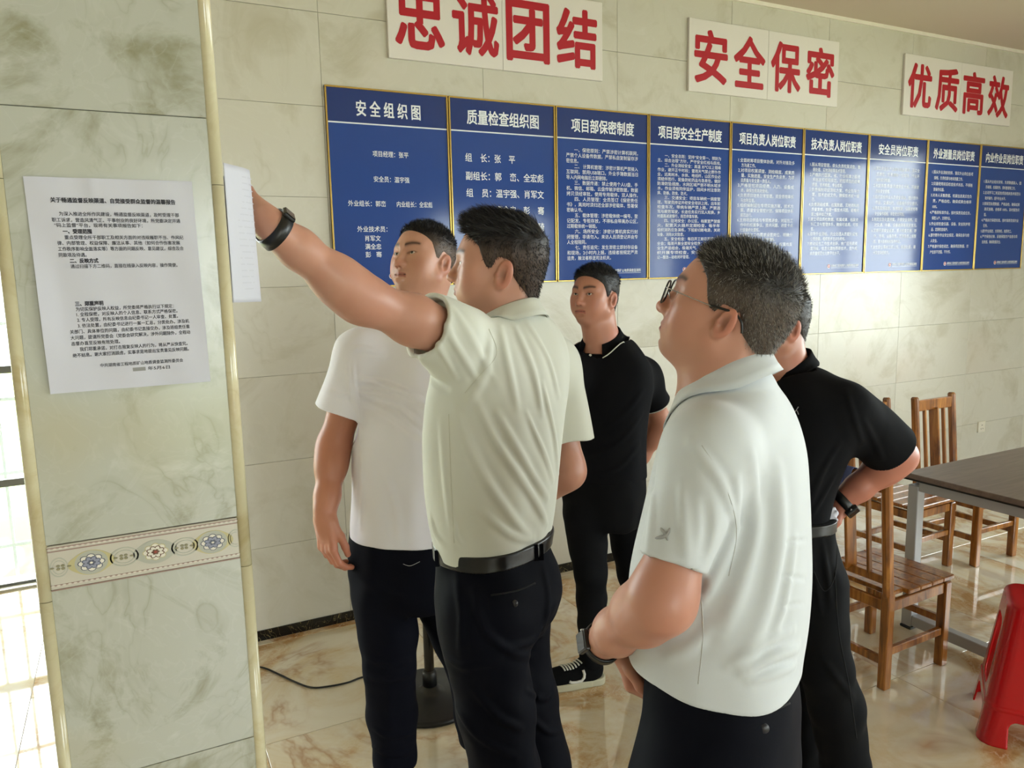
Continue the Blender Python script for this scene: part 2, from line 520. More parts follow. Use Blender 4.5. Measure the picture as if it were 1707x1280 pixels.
hb = (BZ1 - BZ0) / 2 / 0.74
flat([[(-0.132, s * (hb - 0.003) + d), (0.132, s * (hb - 0.003) + d), (0.132, s * (hb - 0.003) + d + 0.0022), (-0.132, s * (hb - 0.003) + d + 0.0022)] for s in (-1, 1) for d in (-0.0036, -0.0106 if s > 0 else 0.0062)], 'border_line', M_BANDP, yf - 0.0004)
flat([ellp(x, s * (hb - 0.0085) + 0.001, 0.0024, 0.0018, 8) for s in (-1, 1) for x in np.arange(-0.129, 0.131, 0.0072)], 'border_bead', M_BEAD, yf - 0.0006)
meds = [(-0.077, 'b'), (0.010, 'r'), (0.093, 'b')]
rings = []
for cx in (-0.119, -0.033, 0.052, 0.1275):
    wdt = 0.02 if abs(cx) < 0.1 else 0.012
    for (rx, rz) in ((wdt, 0.020), (wdt * 0.72, 0.0145)):
        for k in range(20):
            a0, a1 = 2 * math.pi * k / 20, 2 * math.pi * (k + 1) / 20
            q = [(cx + rx * s * math.cos(a), rz * s * math.sin(a)) for (s, a) in ((1, a0), (1, a1), (0.88, a1), (0.88, a0))]
            if all(abs(p[0]) < 0.1325 for p in q): rings.append(q)
flat(rings, 'border_scroll', M_MEDG, yf - 0.0003)
flat([p for cx in (-0.117, -0.034, 0.051) for p in petals(cx, 0, 0.007, 4, 0.0026, math.pi / 4)] + [ellp(cx + s * 0.011, 0, 0.003, 0.0018, 8) for cx in (-0.117, -0.034, 0.051) for s in (-1, 1) if abs(cx + s * 0.011) < 0.129], 'border_blossom', plain('border_olive', (136, 130, 100), 0.4), yf - 0.0009)
for cx, kd in meds:
    flat([ellp(cx, 0, 0.0265, 0.0255, 28, 0.18)], 'medallion', M_MEDY if kd == 'b' else M_MEDG, yf - 0.0003)
    flat([ellp(cx, 0, 0.022, 0.0245, 28)], 'medallion', M_MEDG, yf - 0.0006)
    flat(petals(cx, 0, 0.0185, 8, 0.0062), 'rosette', M_PETD if kd == 'b' else M_MEDY, yf - 0.0009)
    flat(petals(cx, 0, 0.0172, 8, 0.0052), 'rosette', M_PETW, yf - 0.0012)
    flat(petals(cx, 0, 0.0135, 8, 0.0042, 0.39), 'rosette', M_PETD if kd == 'b' else M_PETR, yf - 0.0015)
    flat(petals(cx, 0, 0.0120, 8, 0.0030, 0.39), 'rosette', M_PETB if kd == 'b' else M_PETW, yf - 0.0018)
    flat(petals(cx, 0, 0.0060, 6, 0.0020), 'rosette', M_PETD if kd == 'b' else M_PETR, yf - 0.0021)
    flat([ellp(cx, 0, 0.0022, 0.0022, 8)], 'rosette', M_PETW if kd == 'b' else plain('border_red', (150, 50, 30), 0.4), yf - 0.0024)
# ---------------------------------------------------------------- lettering
_texts = []
def text_meshes(items):
    """items: (string, size, fit_width or None, xscale, bold, align) -> list of (verts, faces) in a flat x/z frame"""
    objs = []
    for (st, size, fit, xs, bold, al) in items:
        cu = bpy.data.curves.new('lettering', 'FONT')
        cu.body = st; cu.size = size; cu.resolution_u = 2
        cu.align_x = 'LEFT'; cu.fill_mode = 'FRONT'
        o = bpy.data.objects.new('lettering', cu); COL.objects.link(o); objs.append(o)
    bpy.context.view_layer.update()
    dg = bpy.context.evaluated_depsgraph_get()
    out = []
    for o, (st, size, fit, xs, bold, al) in zip(objs, items):
        ev = o.evaluated_get(dg); me = ev.to_mesh()
        n = len(me.vertices); v = np.zeros(n * 3); me.vertices.foreach_get('co', v); v = v.reshape(-1, 3)
        f = [list(p.vertices) for p in me.polygons]
        if n:
            x0, x1 = v[:, 0].min(), v[:, 0].max()
            k = xs
            if fit: k = fit / (x1 - x0)
            v[:, 0] = (v[:, 0] - x0) * k
            w = (x1 - x0) * k
            if al == 'C': v[:, 0] -= w / 2
            elif al == 'R': v[:, 0] -= w
            if bold:
                m = len(v); v0 = v; f0 = f; v = [v0]; f = list(f0)
                ring = 8 if bold > 0.003 else 4
                for j in range(ring):
                    an = 2 * math.pi * (j + 0.5) / ring
                    v.append(v0 + np.array([math.cos(an) * bold, math.sin(an) * bold, 0.00006 * (j + 1)])); f += [[i + m * (j + 1) for i in q] for q in f0]
                v = np.concatenate(v)
        out.append((v.copy(), f)); ev.to_mesh_clear()
    for o in objs:
        cu = o.data; bpy.data.objects.remove(o); bpy.data.curves.remove(cu)
    return out

def lettering(name, items, pos, mat, parent, depth=-0.0006):
    """items laid out flat on a board that faces -Y; pos: (x, z) per item in the parent's frame"""
    for (v, f), (x, z) in zip(text_meshes(items), pos):
        o = link(name, pydata(name, [(p[0] + x, depth - p[2], p[1] + z) for p in v], f), mat, parent)
        if name == 'text_line': o['kind'] = 'stuff'

ORG = '湖南省工程地质矿山地质调查监测所'
P3 = ['  一、保密原则：严禁涉密计算机联网，', '严禁个人设备传数据，严禁私自复制留存涉', '密信息。', '  二、 计算机管理：涉密计算机严禁接入', '互联网，禁用USB端口。外业手簿数据当日', '导入内网电脑后立即删除。', '  三、数据传递：禁止使用个人U盘、手', '机、微信、邮箱、云盘传输涉密数据，数据', '拷贝须经审批，使用专用载体，双人操作。', '  四、人员管理：全员签订《保密责任', '书》，离岗时须归还全部涉密载体，签署保', '密确认书。', '  五、载体管理：涉密载体统一编号、登', '记配发、专柜存放，不得私自带离办公区，', '过期载体统一销毁。', '  六、场所安全：涉密计算机房实行封', '闭管理，非请勿入。来访人员须登记并由专', '人全程陪同。', '  七、责任追究：发生泄密立即封存设备', '和现场，2小时内上报。违规者按规定严肃', '追责，触法者移送司法机关。']
P4 = ['  一、安全总则：坚持“安全第一、预防为', '主、综合治理”方针，严守安全红线与底线。', '  二、外业测绘安全：高温 35℃以上错峰', '作业，避开正午时段；雷雨天气禁止野外作', '业，远离树木、水体、电线杆，山区作业必', '须结伴而行，配备防蛇药品与急救包，做好', '防滑防坠措施，水网区域严禁不明水域涉', '水，作业须有同伴监护，田间乡村注意防', '摔、防蜂、防虫、防犬。', '  三、交通安全：项目车辆统一调度管', '理，驾驶员持证并经安全培训上岗，出车前', '检查车况，带病车辆严禁上路，严禁酒', '驾与疲劳驾驶，长途任务实行双人轮换，乡', '村道路减速慢行，规范停靠车辆。', '  四、驻地安全：办公区、档案室严禁烟', '火，配置灭火器并定期检查，每半年', '组织消防应急演练，下班前切断电源，关闭', '设备，消除火灾隐患。', '  五、安全检查：每日开工前召开班前安', '全会；每周开展全面安全检查；每月召开安', '全生产总结会，极端天气、节假日前后组', '织开展专项检查，安全隐患实行登', '记—整改—验收闭环管理。']
P5 = ['1.全面统筹项目整体协调，对外对接及多', '  方沟通工作。', '2.对项目权属调查、测绘精度、成果质', '  量、实施进度、安全生产负总责，为项', '  目质量与安全第一责任人。', '3.严格管控项目经费、人力、设备成', '  本，确保合规高效使用。', '4.负责项目财务日常管理，资金使用审核', '  与台账监管。', '5.组织编制延包专项实施方案，技术方', '  案、质量安全管控计划，保障项目体系', '  规范运行。', '6.主持项目例会与专题推进会，对延包工', '  作中的权属争议、技术问题、进度卡点', '  行使最终处置权。', '7.依据延包工作要求设置岗位、明确分', '  工，确保权责清晰，流程顺畅。', '8.负责项目成果、归档数据，权属档案', '  的整理与管理。', '9.负责项目验收汇报，争取最佳成果。']
P6 = ['1.服从项目管理，牵头负责权属调查、数', '  据处理、实地测绘等技术管理。', '2.严格执行国家、省、行业标准上级技', '  术标准和规程规范，把控项目的成果', '  质量、技术精度、专业成果。', '3.负责编制项目测绘方案，作业指导方', '  案，技术总结文件，确保技术统一规', '  范。', '4.负责测绘成果、权属数据、实地资料的', '  质量复核，处理一般技术问题，疑难问', '  题上报并拟订方案。', '5.建立项目质检数据、权属成果、档案资', '  料汇交与管理体系，确保可追溯、可核', '  查。', '6.指导外业测绘、内业处理人员提升延包', '  业务技能，组织技术培训与考核。', '7.推动延包工作技术创新，推广应用高精', '  度测绘、信息化建档等新技术，提升成', '  果质量规范化与数字化水平。']
P7 = ['1.落实安全生产法规与制度要求，落实全', '  员责任，负责测绘一线现场、作业环', '  境的安全检查。', '2.制定年度/季度/月度安全计划，开展常', '  态化安全管理。', '3.组织延包作业人员安全培训，提升野外', '  作业、交通出行、设备操作安全意识。', '4.落实现场踏勘、车辆驾驶、仪器使用等', '  安全操作规程，排查安全风险。', '5.制定应急处置预案，开展安全演练，应', '  对交通、中暑、设备故障等突发情况。', '6.定期开展安全巡查，重点检查交通、野', '  外、用电、设备隐患，定期隐患上报整', '  改，重大隐患有权暂停作业。', '7.发生安全事故立即上报，快速处置，最', '  大限度降低损失。']
P8 = ['1.服从外业测绘安排，落实外业岗位各项', '  规程，负责权属与地块测量工作。', '2.仪器使用前后检查技术状态，不得随', '  意操作仪器。', '3.对本人采集数据、权属信息真实性负', '  责，严格自检，确保成果合格率', '  100%。', '4.严格按标准作业，按时保质完成任务，', '  保密入户，文明作业。', '5.作业前检查仪器、设备、安全防护用', '  品，定期检查维护。', '6.遵守野外作业安全规定，确保自身与他', '  人安全。', '7.严格遵守保密规定，确保项目数据、农', '  户信息不泄露，不外传。']
P9 = ['1.服从内业组长安排，负责数据录入、图', '  形编辑、权属制作、资料整理等工作。', '2.主动学习二轮延包项目相关技术规范与', '  软件操作，提升专业水平。', '3.按规范处理数据、严格自检，确保成果', '  真实准确，合格率 100%，及时报告问', '  题。', '4.严格执行保密标准，按时保质完成内业', '  任务。', '5.遵守作业规定，文明用机，按质完工。', '6.严守保密纪律，妥善保管农户信息与项', '  目数据，确保数据安全。']
BZ, BTOP = 1.636, 2.541           # posters' bottom and top
BX0, BW = 0.878, 0.5977
POSTERS = [('安全组织图', None), ('质量检查组织图', None), ('项目部保密制度', P3), ('项目部安全生产制度', P4), ('项目负责人岗位职责', P5), ('技术负责人岗位职责', P6), ('安全员岗位职责', P7), ('外业测量员岗位职责', P8), ('内业作业员岗位职责', P9)]
PLAB = ['blue wall poster with sparse organisation chart, leftmost of the gold-framed row', 'blue wall poster with large list of names, behind the pointing man', 'blue text poster of seven paragraphs, above the man in the white-trimmed black polo', 'blue dense text poster with red round emblem, left above the man in glasses', 'blue numbered duty poster directly above the head of the man in glasses', 'blue numbered duty poster, fourth from the right end of the row', 'blue safety officer duty poster, third from the right end of the row', 'blue field surveyor duty poster, second from the right end of the row', 'blue duty poster with large empty bottom, rightmost of the row']
hP = BTOP - BZ
for i, (ttl, body) in enumerate(POSTERS):
    x = BX0 + BW * (i + 0.5)
    p = empty('wall_poster', (x, WALL_Y, (BZ + BTOP) / 2), PLAB[i], 'poster', 'blue gold-framed posters in a row on the wall')
    w, h = BW - 0.004, hP
    MB().box((0, -0.006, 0), (w, 0.01, h)).obj('board', M_BLUE, p)
    for (c, s) in [((0, -0.009, h / 2 - 0.004), (w, 0.018, 0.008)), ((0, -0.009, -h / 2 + 0.004), (w, 0.018, 0.008)), ((-w / 2 + 0.004, -0.009, 0), (0.008, 0.018, h - 0.016)), ((w / 2 - 0.004, -0.009, 0), (0.008, 0.018, h - 0.016))]:
        MB().box(c, s, 0.002).obj('frame_strip', M_GOLD, p)
    zl = h / 2 - 0.158
    MB().box((0, -0.0112, (zl + h / 2 - 0.008) / 2), (w - 0.016, 0.0006, h / 2 - 0.008 - zl)).obj('header_panel', M_BLUEHEAD, p)
    MB().box((0, -0.0118, zl), (w - 0.016, 0.001, 0.006)).obj('header_line', M_INK, p)
    tw = {5: 0.31, 7: 0.40, 9: 0.46}.get(len(ttl), 0.42)
    if len(ttl) == 5: ttl = ' '.join(ttl)
    lettering('title', [(ttl, 0.074, tw, 1, 0.0016, 'C')], [(0.0, h / 2 - 0.118)], M_INK, p, -0.0122)
    it, ps = [], []
    if i == 0:
        for (s, cx, z, fw) in [('项目经理：张平', 0.0, 0.300, 0.175), ('安全员：温宇强', 0.0, 0.415, 0.175), ('外业组长：郭峦', -0.125, 0.528, 0.18), ('内业组长：全宏彪', 0.11, 0.528, 0.18), ('外业技术员：', -0.105, 0.645, 0.145), ('内业技术员：', 0.115, 0.645, 0.135), ('肖军文', -0.105, 0.688, 0.075), ('满全忠', -0.105, 0.726, 0.078), ('彭   骞', -0.105, 0.763, 0.078), ('刘   琦', 0.115, 0.688, 0.078)]:
            it.append((s, 0.029, fw, 1, 0.0003, 'C')); ps.append((cx, h / 2 - z))
    elif i == 1:
        for (s, z, x0, fw) in [('组    长：张    平', 0.300, -0.215, 0.275), ('副组长：郭    峦、全宏彪', 0.388, -0.215, 0.44), ('组    员：温宇强、肖军文', 0.470, -0.215, 0.44), ('满全忠、彭    骞', 0.552, -0.055, 0.28), ('刘    琦', 0.634, 0.11, 0.115)]:
            it.append((s, 0.044, fw, 1, 0.0005, 'L')); ps.append((x0, h / 2 - z))
    else:
        n = len(body); top = 0.225 if i < 8 else 0.27
        bot = 0.79 if i in (2, 3) else (0.78 if i < 8 else 0.71)
        ln = (bot - top) / (n - 1)
        sz = min(0.0262, ln * 0.86)
        full = max(len(b) for b in body)
        for k, b in enumerate(body):
            st = b.lstrip(' '); ind = len(b) - len(st)
            lead = (0.05 if i in (2, 3) else 0.024) if ind else 0.0
            nxt_end = not (st[-1] in '。.') or len(b) >= full - 1
            wid = 0.462 - lead if (nxt_end and len(st) > 13) else None
            it.append((st, sz, wid, 0.94 if i in (2, 3) else 0.86, 0, 'L')); ps.append((-0.234 + lead, h / 2 - top - ln * k))
        it.append((ORG, 0.019, 0.262, 1, 0.0002, 'R')); ps.append((0.25, -h / 2 + 0.046))
        MB().box((0.119, -0.0118, -h / 2 + 0.039), (0.262, 0.0006, 0.0015)).obj('footer_line', M_INK, p)
    lettering('text_line', it, ps, M_INK, p, -0.0116)
    # round emblem beside the footer line
    ex = -0.034 if i > 1 else (-0.02 if i == 0 else 0.0)
    rotx = Matrix.Rotation(math.pi / 2, 3, 'X')
    em = MB().cyl((ex, -0.0115, -h / 2 + 0.05), 0.014, 0.014, 0.0012, 24, rotx).obj('emblem', M_INK, p)
    red = plain('emblem_red', (176, 34, 44), 0.4)
    MB().cyl((ex, -0.0123, -h / 2 + 0.0515), 0.0115, 0.0115, 0.0008, 24, rotx).obj('emblem_disc', red, em)
    MB().box((ex, -0.0129, -h / 2 + 0.049), (0.016, 0.0006, 0.003)).box((ex, -0.0129, -h / 2 + 0.055), (0.008, 0.0006, 0.006)).obj('emblem_mark', M_INK, em)

# ---------------------------------------------------------------- slogan signs
for (xa, xb, txt, lab) in [(1.187, 2.366, '忠诚团结', 'white slogan sign with four red characters, leftmost and largest in the photo'), (2.946, 4.146, '安全保密', 'middle white slogan sign with red characters, between the other two signs'), (4.776, 5.98, '优质高效', 'white slogan sign with red characters, rightmost near the ceiling')]:
    z0, z1 = 2.686, 3.078
    g = empty('slogan_sign', ((xa + xb) / 2, WALL_Y, (z0 + z1) / 2), lab, 'sign', 'white slogan signs high on the wall')
    w = xb - xa; h = z1 - z0
    for s in (-1, 1):
        b = MB().box((s * w / 4, -0.009, 0), (w / 2 - 0.001, 0.016, h), 0.0015).obj('sign_board', M_SIGN, g)
    for k, ch in enumerate(txt):
        cx = -w / 2 + w * (0.134, 0.378, 0.622, 0.866)[k]
        (v, f), = text_meshes([(ch, 0.30, None, 1, 0.0085, 'C')])
        x0, x1, y0, y1 = v[:, 0].min(), v[:, 0].max(), v[:, 1].min(), v[:, 1].max()
        v[:, 0] = (v[:, 0] - (x0 + x1) / 2) * (0.248 / (x1 - x0)); v[:, 1] = (v[:, 1] - (y0 + y1) / 2) * (0.292 / (y1 - y0))
        o = link('sign_letter', pydata('sign_letter', [(p[0] + cx, -p[2], p[1]) for p in v], f), M_SIGNRED, g)
        o.location = (0, -0.0178, 0)
 
# ---------------------------------------------------------------- notice sheet on the pillar
def sheet_notice():
    Wd, Hh = 0.212, 0.299
    cx, cz, ang = 0.0005, 1.684, math.radians(0.0)
    def surf(u, v):
        # u,v in 0..1, v up; corners lifted slightly, rippled paper
        off = 0.0015 + 0.010 * max(0, 0.12 - u) / 0.12 * (0.5 + 0.5 * math.sin(v * 5)) * 0.5 + 0.0016 * math.sin(u * 9 + v * 4) ** 2 + 0.010 * max(0, v - 0.9) ** 1 + 0.004 * max(0, 0.12 - v) * 4 * (1 - u)
        off += 0.0022 * math.exp(-((u - 0.33 - 0.05 * v) / 0.03) ** 2) * max(0, v - 0.78) * 4
        x = (u - 0.5) * Wd + (0.5 - v) * 0.004; z = (v - 0.5) * Hh
        return (x, -off, z)
    n, m = 36, 48
    v = [surf(i / n, j / m) for j in range(m + 1) for i in range(n + 1)]
    f = [[j * (n + 1) + i, j * (n + 1) + i + 1, (j + 1) * (n + 1) + i + 1, (j + 1) * (n + 1) + i] for j in range(m) for i in range(n)]
    root = empty('notice_sheet', (cx, PY, cz), 'white printed notice sheet stuck flat on the front of the pillar', 'notice')
    o = link('paper', pydata('paper', v, f), M_PAPER, root, smooth=True)
    lines = [('关于畅通监督反映渠道、自觉接受群众监督的温馨报告', 0.889, .135, .745, .0072, .00025), ('为深入推进全所作风建设，畅通监督反映渠道，及时受理干部', 0.828, .175, .72, .0062, 0), ('职工诉求，营造风清气正、干事创业的良好环境，所党委决定开通', 0.800, .13, .77, .0062, 0), ('“码上监督”平台，现将有关事项报告如下：', 0.776, .14, .52, .0062, 0), ('一、受理范围', 0.747, .185, .165, .0068, .0003), ('重点受理全所干部职工及相关方面的对违规履职不当、作风纪', 0.720, .19, .72, .0062, 0), ('律、内部管理、权益保障、廉洁从事、其他（如何合作伤害发展', 0.694, .145, .74, .0062, 0), ('工作秩序影响全面落实等）等方面的问题反映、意见建议，综合及合', 0.667, .145, .76, .0062, 0), ('同款项及待遇。', 0.639, .145, .16, .0062, 0), ('二、反映方式', 0.611, .205, .165, .0068, .0003), ('通过扫描下方二维码，直接在线录入反映内容，操作简便。', 0.586, .205, .65, .0062, 0), ('三、郑重声明', 0.410, .205, .165, .0068, .0003), ('为切实保护反映人权益，所党委将严格执行以下规定：', 0.385, .205, .60, .0062, 0), ('1. 全程保密，对反映人的个人信息、联系方式严格保密。', 0.360, .205, .62, .0062, 0), ('2. 专人受理，所有反映信息由纪委书记一人审查、处置。', 0.334, .205, .62, .0062, 0), ('3. 依法处置，由纪委书记进行一案一汇总，分类处办。涉及机', 0.307, .205, .69, .0062, 0), ('关部门、具体单位的问题，由纪委书记直接交办，涉及班组责任重', 0.279, .155, .74, .0062, 0), ('大问题，提请所党委会（党委会研究解决，涉外问题除外，全程动', 0.251, .155, .74, .0062, 0), ('态督办直至反映有效处理。', 0.223, .155, .29, .0062, 0), ('我们郑重承诺，对打击报复反映人的行为，将从严从快查究。', 0.195, .20, .67, .0062, 0), ('绝不姑息。谢大家打消顾虑，实事求是地提出宝贵意见反映问题。', 0.167, .155, .72, .0062, 0), ('中共湖南省工程地质矿山地质调查监测所委员会', 0.112, .31, .52, .0058, 0), ('年5月6日', 0.082, .60, .14, .0058, 0)]
    V, Fc = [], []
    ms = text_meshes([(s, sz, wd * Wd, 1, bd + 0.0001, 'L') for (s, vv, u0, wd, sz, bd) in lines])
    for (vv_, ff), (s, v0, u0, wd, sz, bd) in zip(ms, lines):
        b = len(V)
        for p in vv_:
            u = u0 + p[0] / Wd; vq = v0 + p[1] / Hh
            q = surf(min(max(u, 0), 1), vq); V.append((q[0], q[1] - 0.0004, q[2]))
        for q in ff: Fc.append([b + i for i in q])
    link('printed_text', pydata('printed_text', V, Fc), M_PRINT, root)['kind'] = 'stuff'
    q = [surf(u, vv) for (u, vv) in ((.505, .080), (.585, .080), (.585, .098), (.505, .098))]
    link('grey_patch', pydata('grey_patch', [(p[0], p[1] - 0.0005, p[2]) for p in q], [[0, 1, 2, 3]]), plain('grey_patch', (140, 140, 140), 0.8), root)
sheet_notice()

# ---------------------------------------------------------------- curled sheet held at the pillar's side
def held_sheet():
    prof = [(0.1530, 1.264), (0.1640, 1.276), (0.1800, 1.292), (0.1930, 1.308), (0.2010, 1.322), (0.2040, 1.338), (0.2020, 1.356), (0.1930, 1.374), (0.1790, 1.390), (0.1590, 1.402)]
    prof = np.array(prof)
    t = np.linspace(0, len(prof) - 1, 40)
    px = np.interp(t, range(len(prof)), prof[:, 0]); py = np.interp(t, range(len(prof)), prof[:, 1])
    for _ in range(6):
        px[1:-1] = (px[:-2] + 2 * px[1:-1] + px[2:]) / 4; py[1:-1] = (py[:-2] + 2 * py[1:-1] + py[2:]) / 4
    zt, zb = 1.8615, 1.649
    n = 24; v = []
    for j in range(n + 1):
        k = j / n
        for i in range(40):
            s = 1.0 + 0.10 * (k - 0.4)
            v.append((0.155 + (px[i] - 0.155) * s, py[i] + 0.004 * k, zt + (zb - zt) * k + 0.004 * (1 - i / 39)))
    f = [[j * 40 + i, j * 40 + i + 1, (j + 1) * 40 + i + 1, (j + 1) * 40 + i] for j in range(n) for i in range(39)]
    root = empty('paper_sheet', (0.17, 1.33, 1.649), 'white curled paper sheet held against the pillar edge by the pointing hand', 'paper')
    v = [(a - 0.17, b - 1.33, c - 1.649) for (a, b, c) in v]
    o = link('paper', pydata('paper', v, f), M_PAPER, root, smooth=True)
    md = o.modifiers.new('thickness', 'SOLIDIFY'); md.thickness = 0.0006
    # faint printed rows on its outer face
    V, F = [], []
    for r in range(19):
        z = 0.20 - r * 0.0098
        for i in range(6, 20):
            if (i * 7 + r * 5) % 6 == 0: continue
            a = v[12 * 40 + i]; b = v[12 * 40 + i + 1]
            nx = np.array([b[1] - a[1], -(b[0] - a[0])]); nx /= np.linalg.norm(nx)
            q = len(V)
            for (p, zz) in ((a, z), (b, z), (b, z + 0.0016), (a, z + 0.0016)):
                V.append((p[0] + nx[0] * 0.0008, p[1] + nx[1] * 0.0008, zz))
            F.append([q, q + 1, q + 2, q + 3])
    link('printed_rows', pydata('printed_rows', V, F), plain('faint_print', (192, 192, 204), 0.8), root)
held_sheet()

# ---------------------------------------------------------------- socket, stand, cable
so = empty('wall_socket', (5.905, WALL_Y, 0.415), 'small white socket plate on the wall at right above the table', 'socket')
MB().box((0, -0.006, 0), (0.086, 0.012, 0.086), 0.003, None, 2).obj('plate', M_WHITEPL, so)
MB().box((0, -0.0125, 0.014), (0.014, 0.002, 0.004)).box((-0.012, -0.0125, -0.014), (0.003, 0.002, 0.01)).box((0.012, -0.0125, -0.014), (0.003, 0.002, 0.01)).obj('slot', M_BLACKPL, so)

st = empty('floor_stand', (0.965, 2.70, 0), 'black pole stand on round base, behind the man in the white T-shirt', 'stand')
def lathe(prof, seg=40):
    v, f = [], []
    for (r, z) in prof:
        for k in range(seg): v.append((r * math.cos(2 * math.pi * k / seg), r * math.sin(2 * math.pi * k / seg), z))
    for i in range(len(prof) - 1):
        for k in range(seg): f.append([i * seg + k, i * seg + (k + 1) % seg, (i + 1) * seg + (k + 1) % seg, (i + 1) * seg + k])
    return v, f
v, f = lathe([(0.0001, 0.0), (0.205, 0.0), (0.21, 0.006), (0.21, 0.016), (0.2, 0.024), (0.06, 0.034), (0.04, 0.045), (0.03, 0.06), (0.0001, 0.06)])
link('base', pydata('base', v, f), M_BLACKPL, st, smooth=True)
MB().cyl((0, 0, 0.40), 0.020, 0.020, 0.72, 24).obj('pole', M_BLACKGL, st)
v, f = lathe([(0.0001, 0.06), (0.029, 0.06), (0.029, 0.115), (0.022, 0.125), (0.0001, 0.125)], 24)
link('collar', pydata('collar', v, f), M_BLACKPL, st, smooth=True)
v, f = lathe([(0.0001, 0.76), (0.024, 0.76), (0.026, 0.775), (0.026, 0.80), (0.018, 0.815), (0.0001, 0.815)], 24)
link('pole_cap', pydata('pole_cap', v, f), M_BLACKPL, st, smooth=True)
cab = [(0.965, 2.90, 0.006), (0.86, 2.93, 0.005), (0.776, 2.985, 0.005), (0.70, 2.975, 0.005), (0.62, 2.985, 0.005), (0.555, 3.012, 0.005), (0.50, 3.10, 0.005), (0.45, 3.20, 0.005), (0.40, 3.285, 0.005), (0.30, 3.36, 0.005), (0.12, 3.40, 0.005)]
def smooth_path(p, n=6):
    p = [np.array(q, float) for q in p]; out = []
    for i in range(len(p) - 1):
        a, b, c, d = p[max(i - 1, 0)], p[i], p[i + 1], p[min(i + 2, len(p) - 1)]
        for k in range(n):
            t = k / n
            out.append(0.5 * ((2 * b) + (-a + c) * t + (2 * a - 5 * b + 4 * c - d) * t * t + (-a + 3 * b - 3 * c + d) * t ** 3))
    return out + [p[-1]]
tag(MB().tube(smooth_path(cab), 0.004, 8).obj('power_cable', M_BLACKPL, None, None, True), 'thin black power cable lying across the floor behind the pillar', 'cable')

# ---------------------------------------------------------------- table
tb = empty('table', (3.11, 2.21, 0), 'long table with dark brown top and silver metal frame, at right', 'table')
TL, TWd = 1.9, 0.80     # length along +x, depth along -y
MB().box((TL / 2, -TWd / 2, 0.738), (TL, TWd, 0.025), 0.003).obj('tabletop', M_LAMINATE, tb)
MB().box((TL / 2, -TWd / 2, 0.7215), (TL - 0.004, TWd - 0.004, 0.006)).obj('edge_band', M_BLACKPL, tb)
for (x, y) in ((0.055, -0.035), (0.055, -TWd + 0.035), (TL - 0.055, -0.035), (TL - 0.055, -TWd + 0.035)):
    l = MB().box((x, y, 0.352), (0.05, 0.05, 0.676), 0.003).obj('leg', M_SILVER, tb)
    MB().box((x, y, 0.007), (0.056, 0.056, 0.014), 0.003).obj('foot_pad', M_BLACKPL, l)
for x in (0.055, TL - 0.055):
    MB().box((x, -TWd / 2, 0.045), (0.045, TWd - 0.12, 0.05), 0.003).obj('foot_rail', M_SILVER, tb)
    MB().box((x, -TWd / 2, 0.692), (0.045, TWd - 0.12, 0.05), 0.003).obj('end_apron', M_SILVER, tb)
for y in (-0.035, -TWd + 0.035):
    MB().box((TL / 2, y, 0.692), (TL - 0.16, 0.045, 0.05), 0.003).obj('side_apron', M_SILVER, tb)

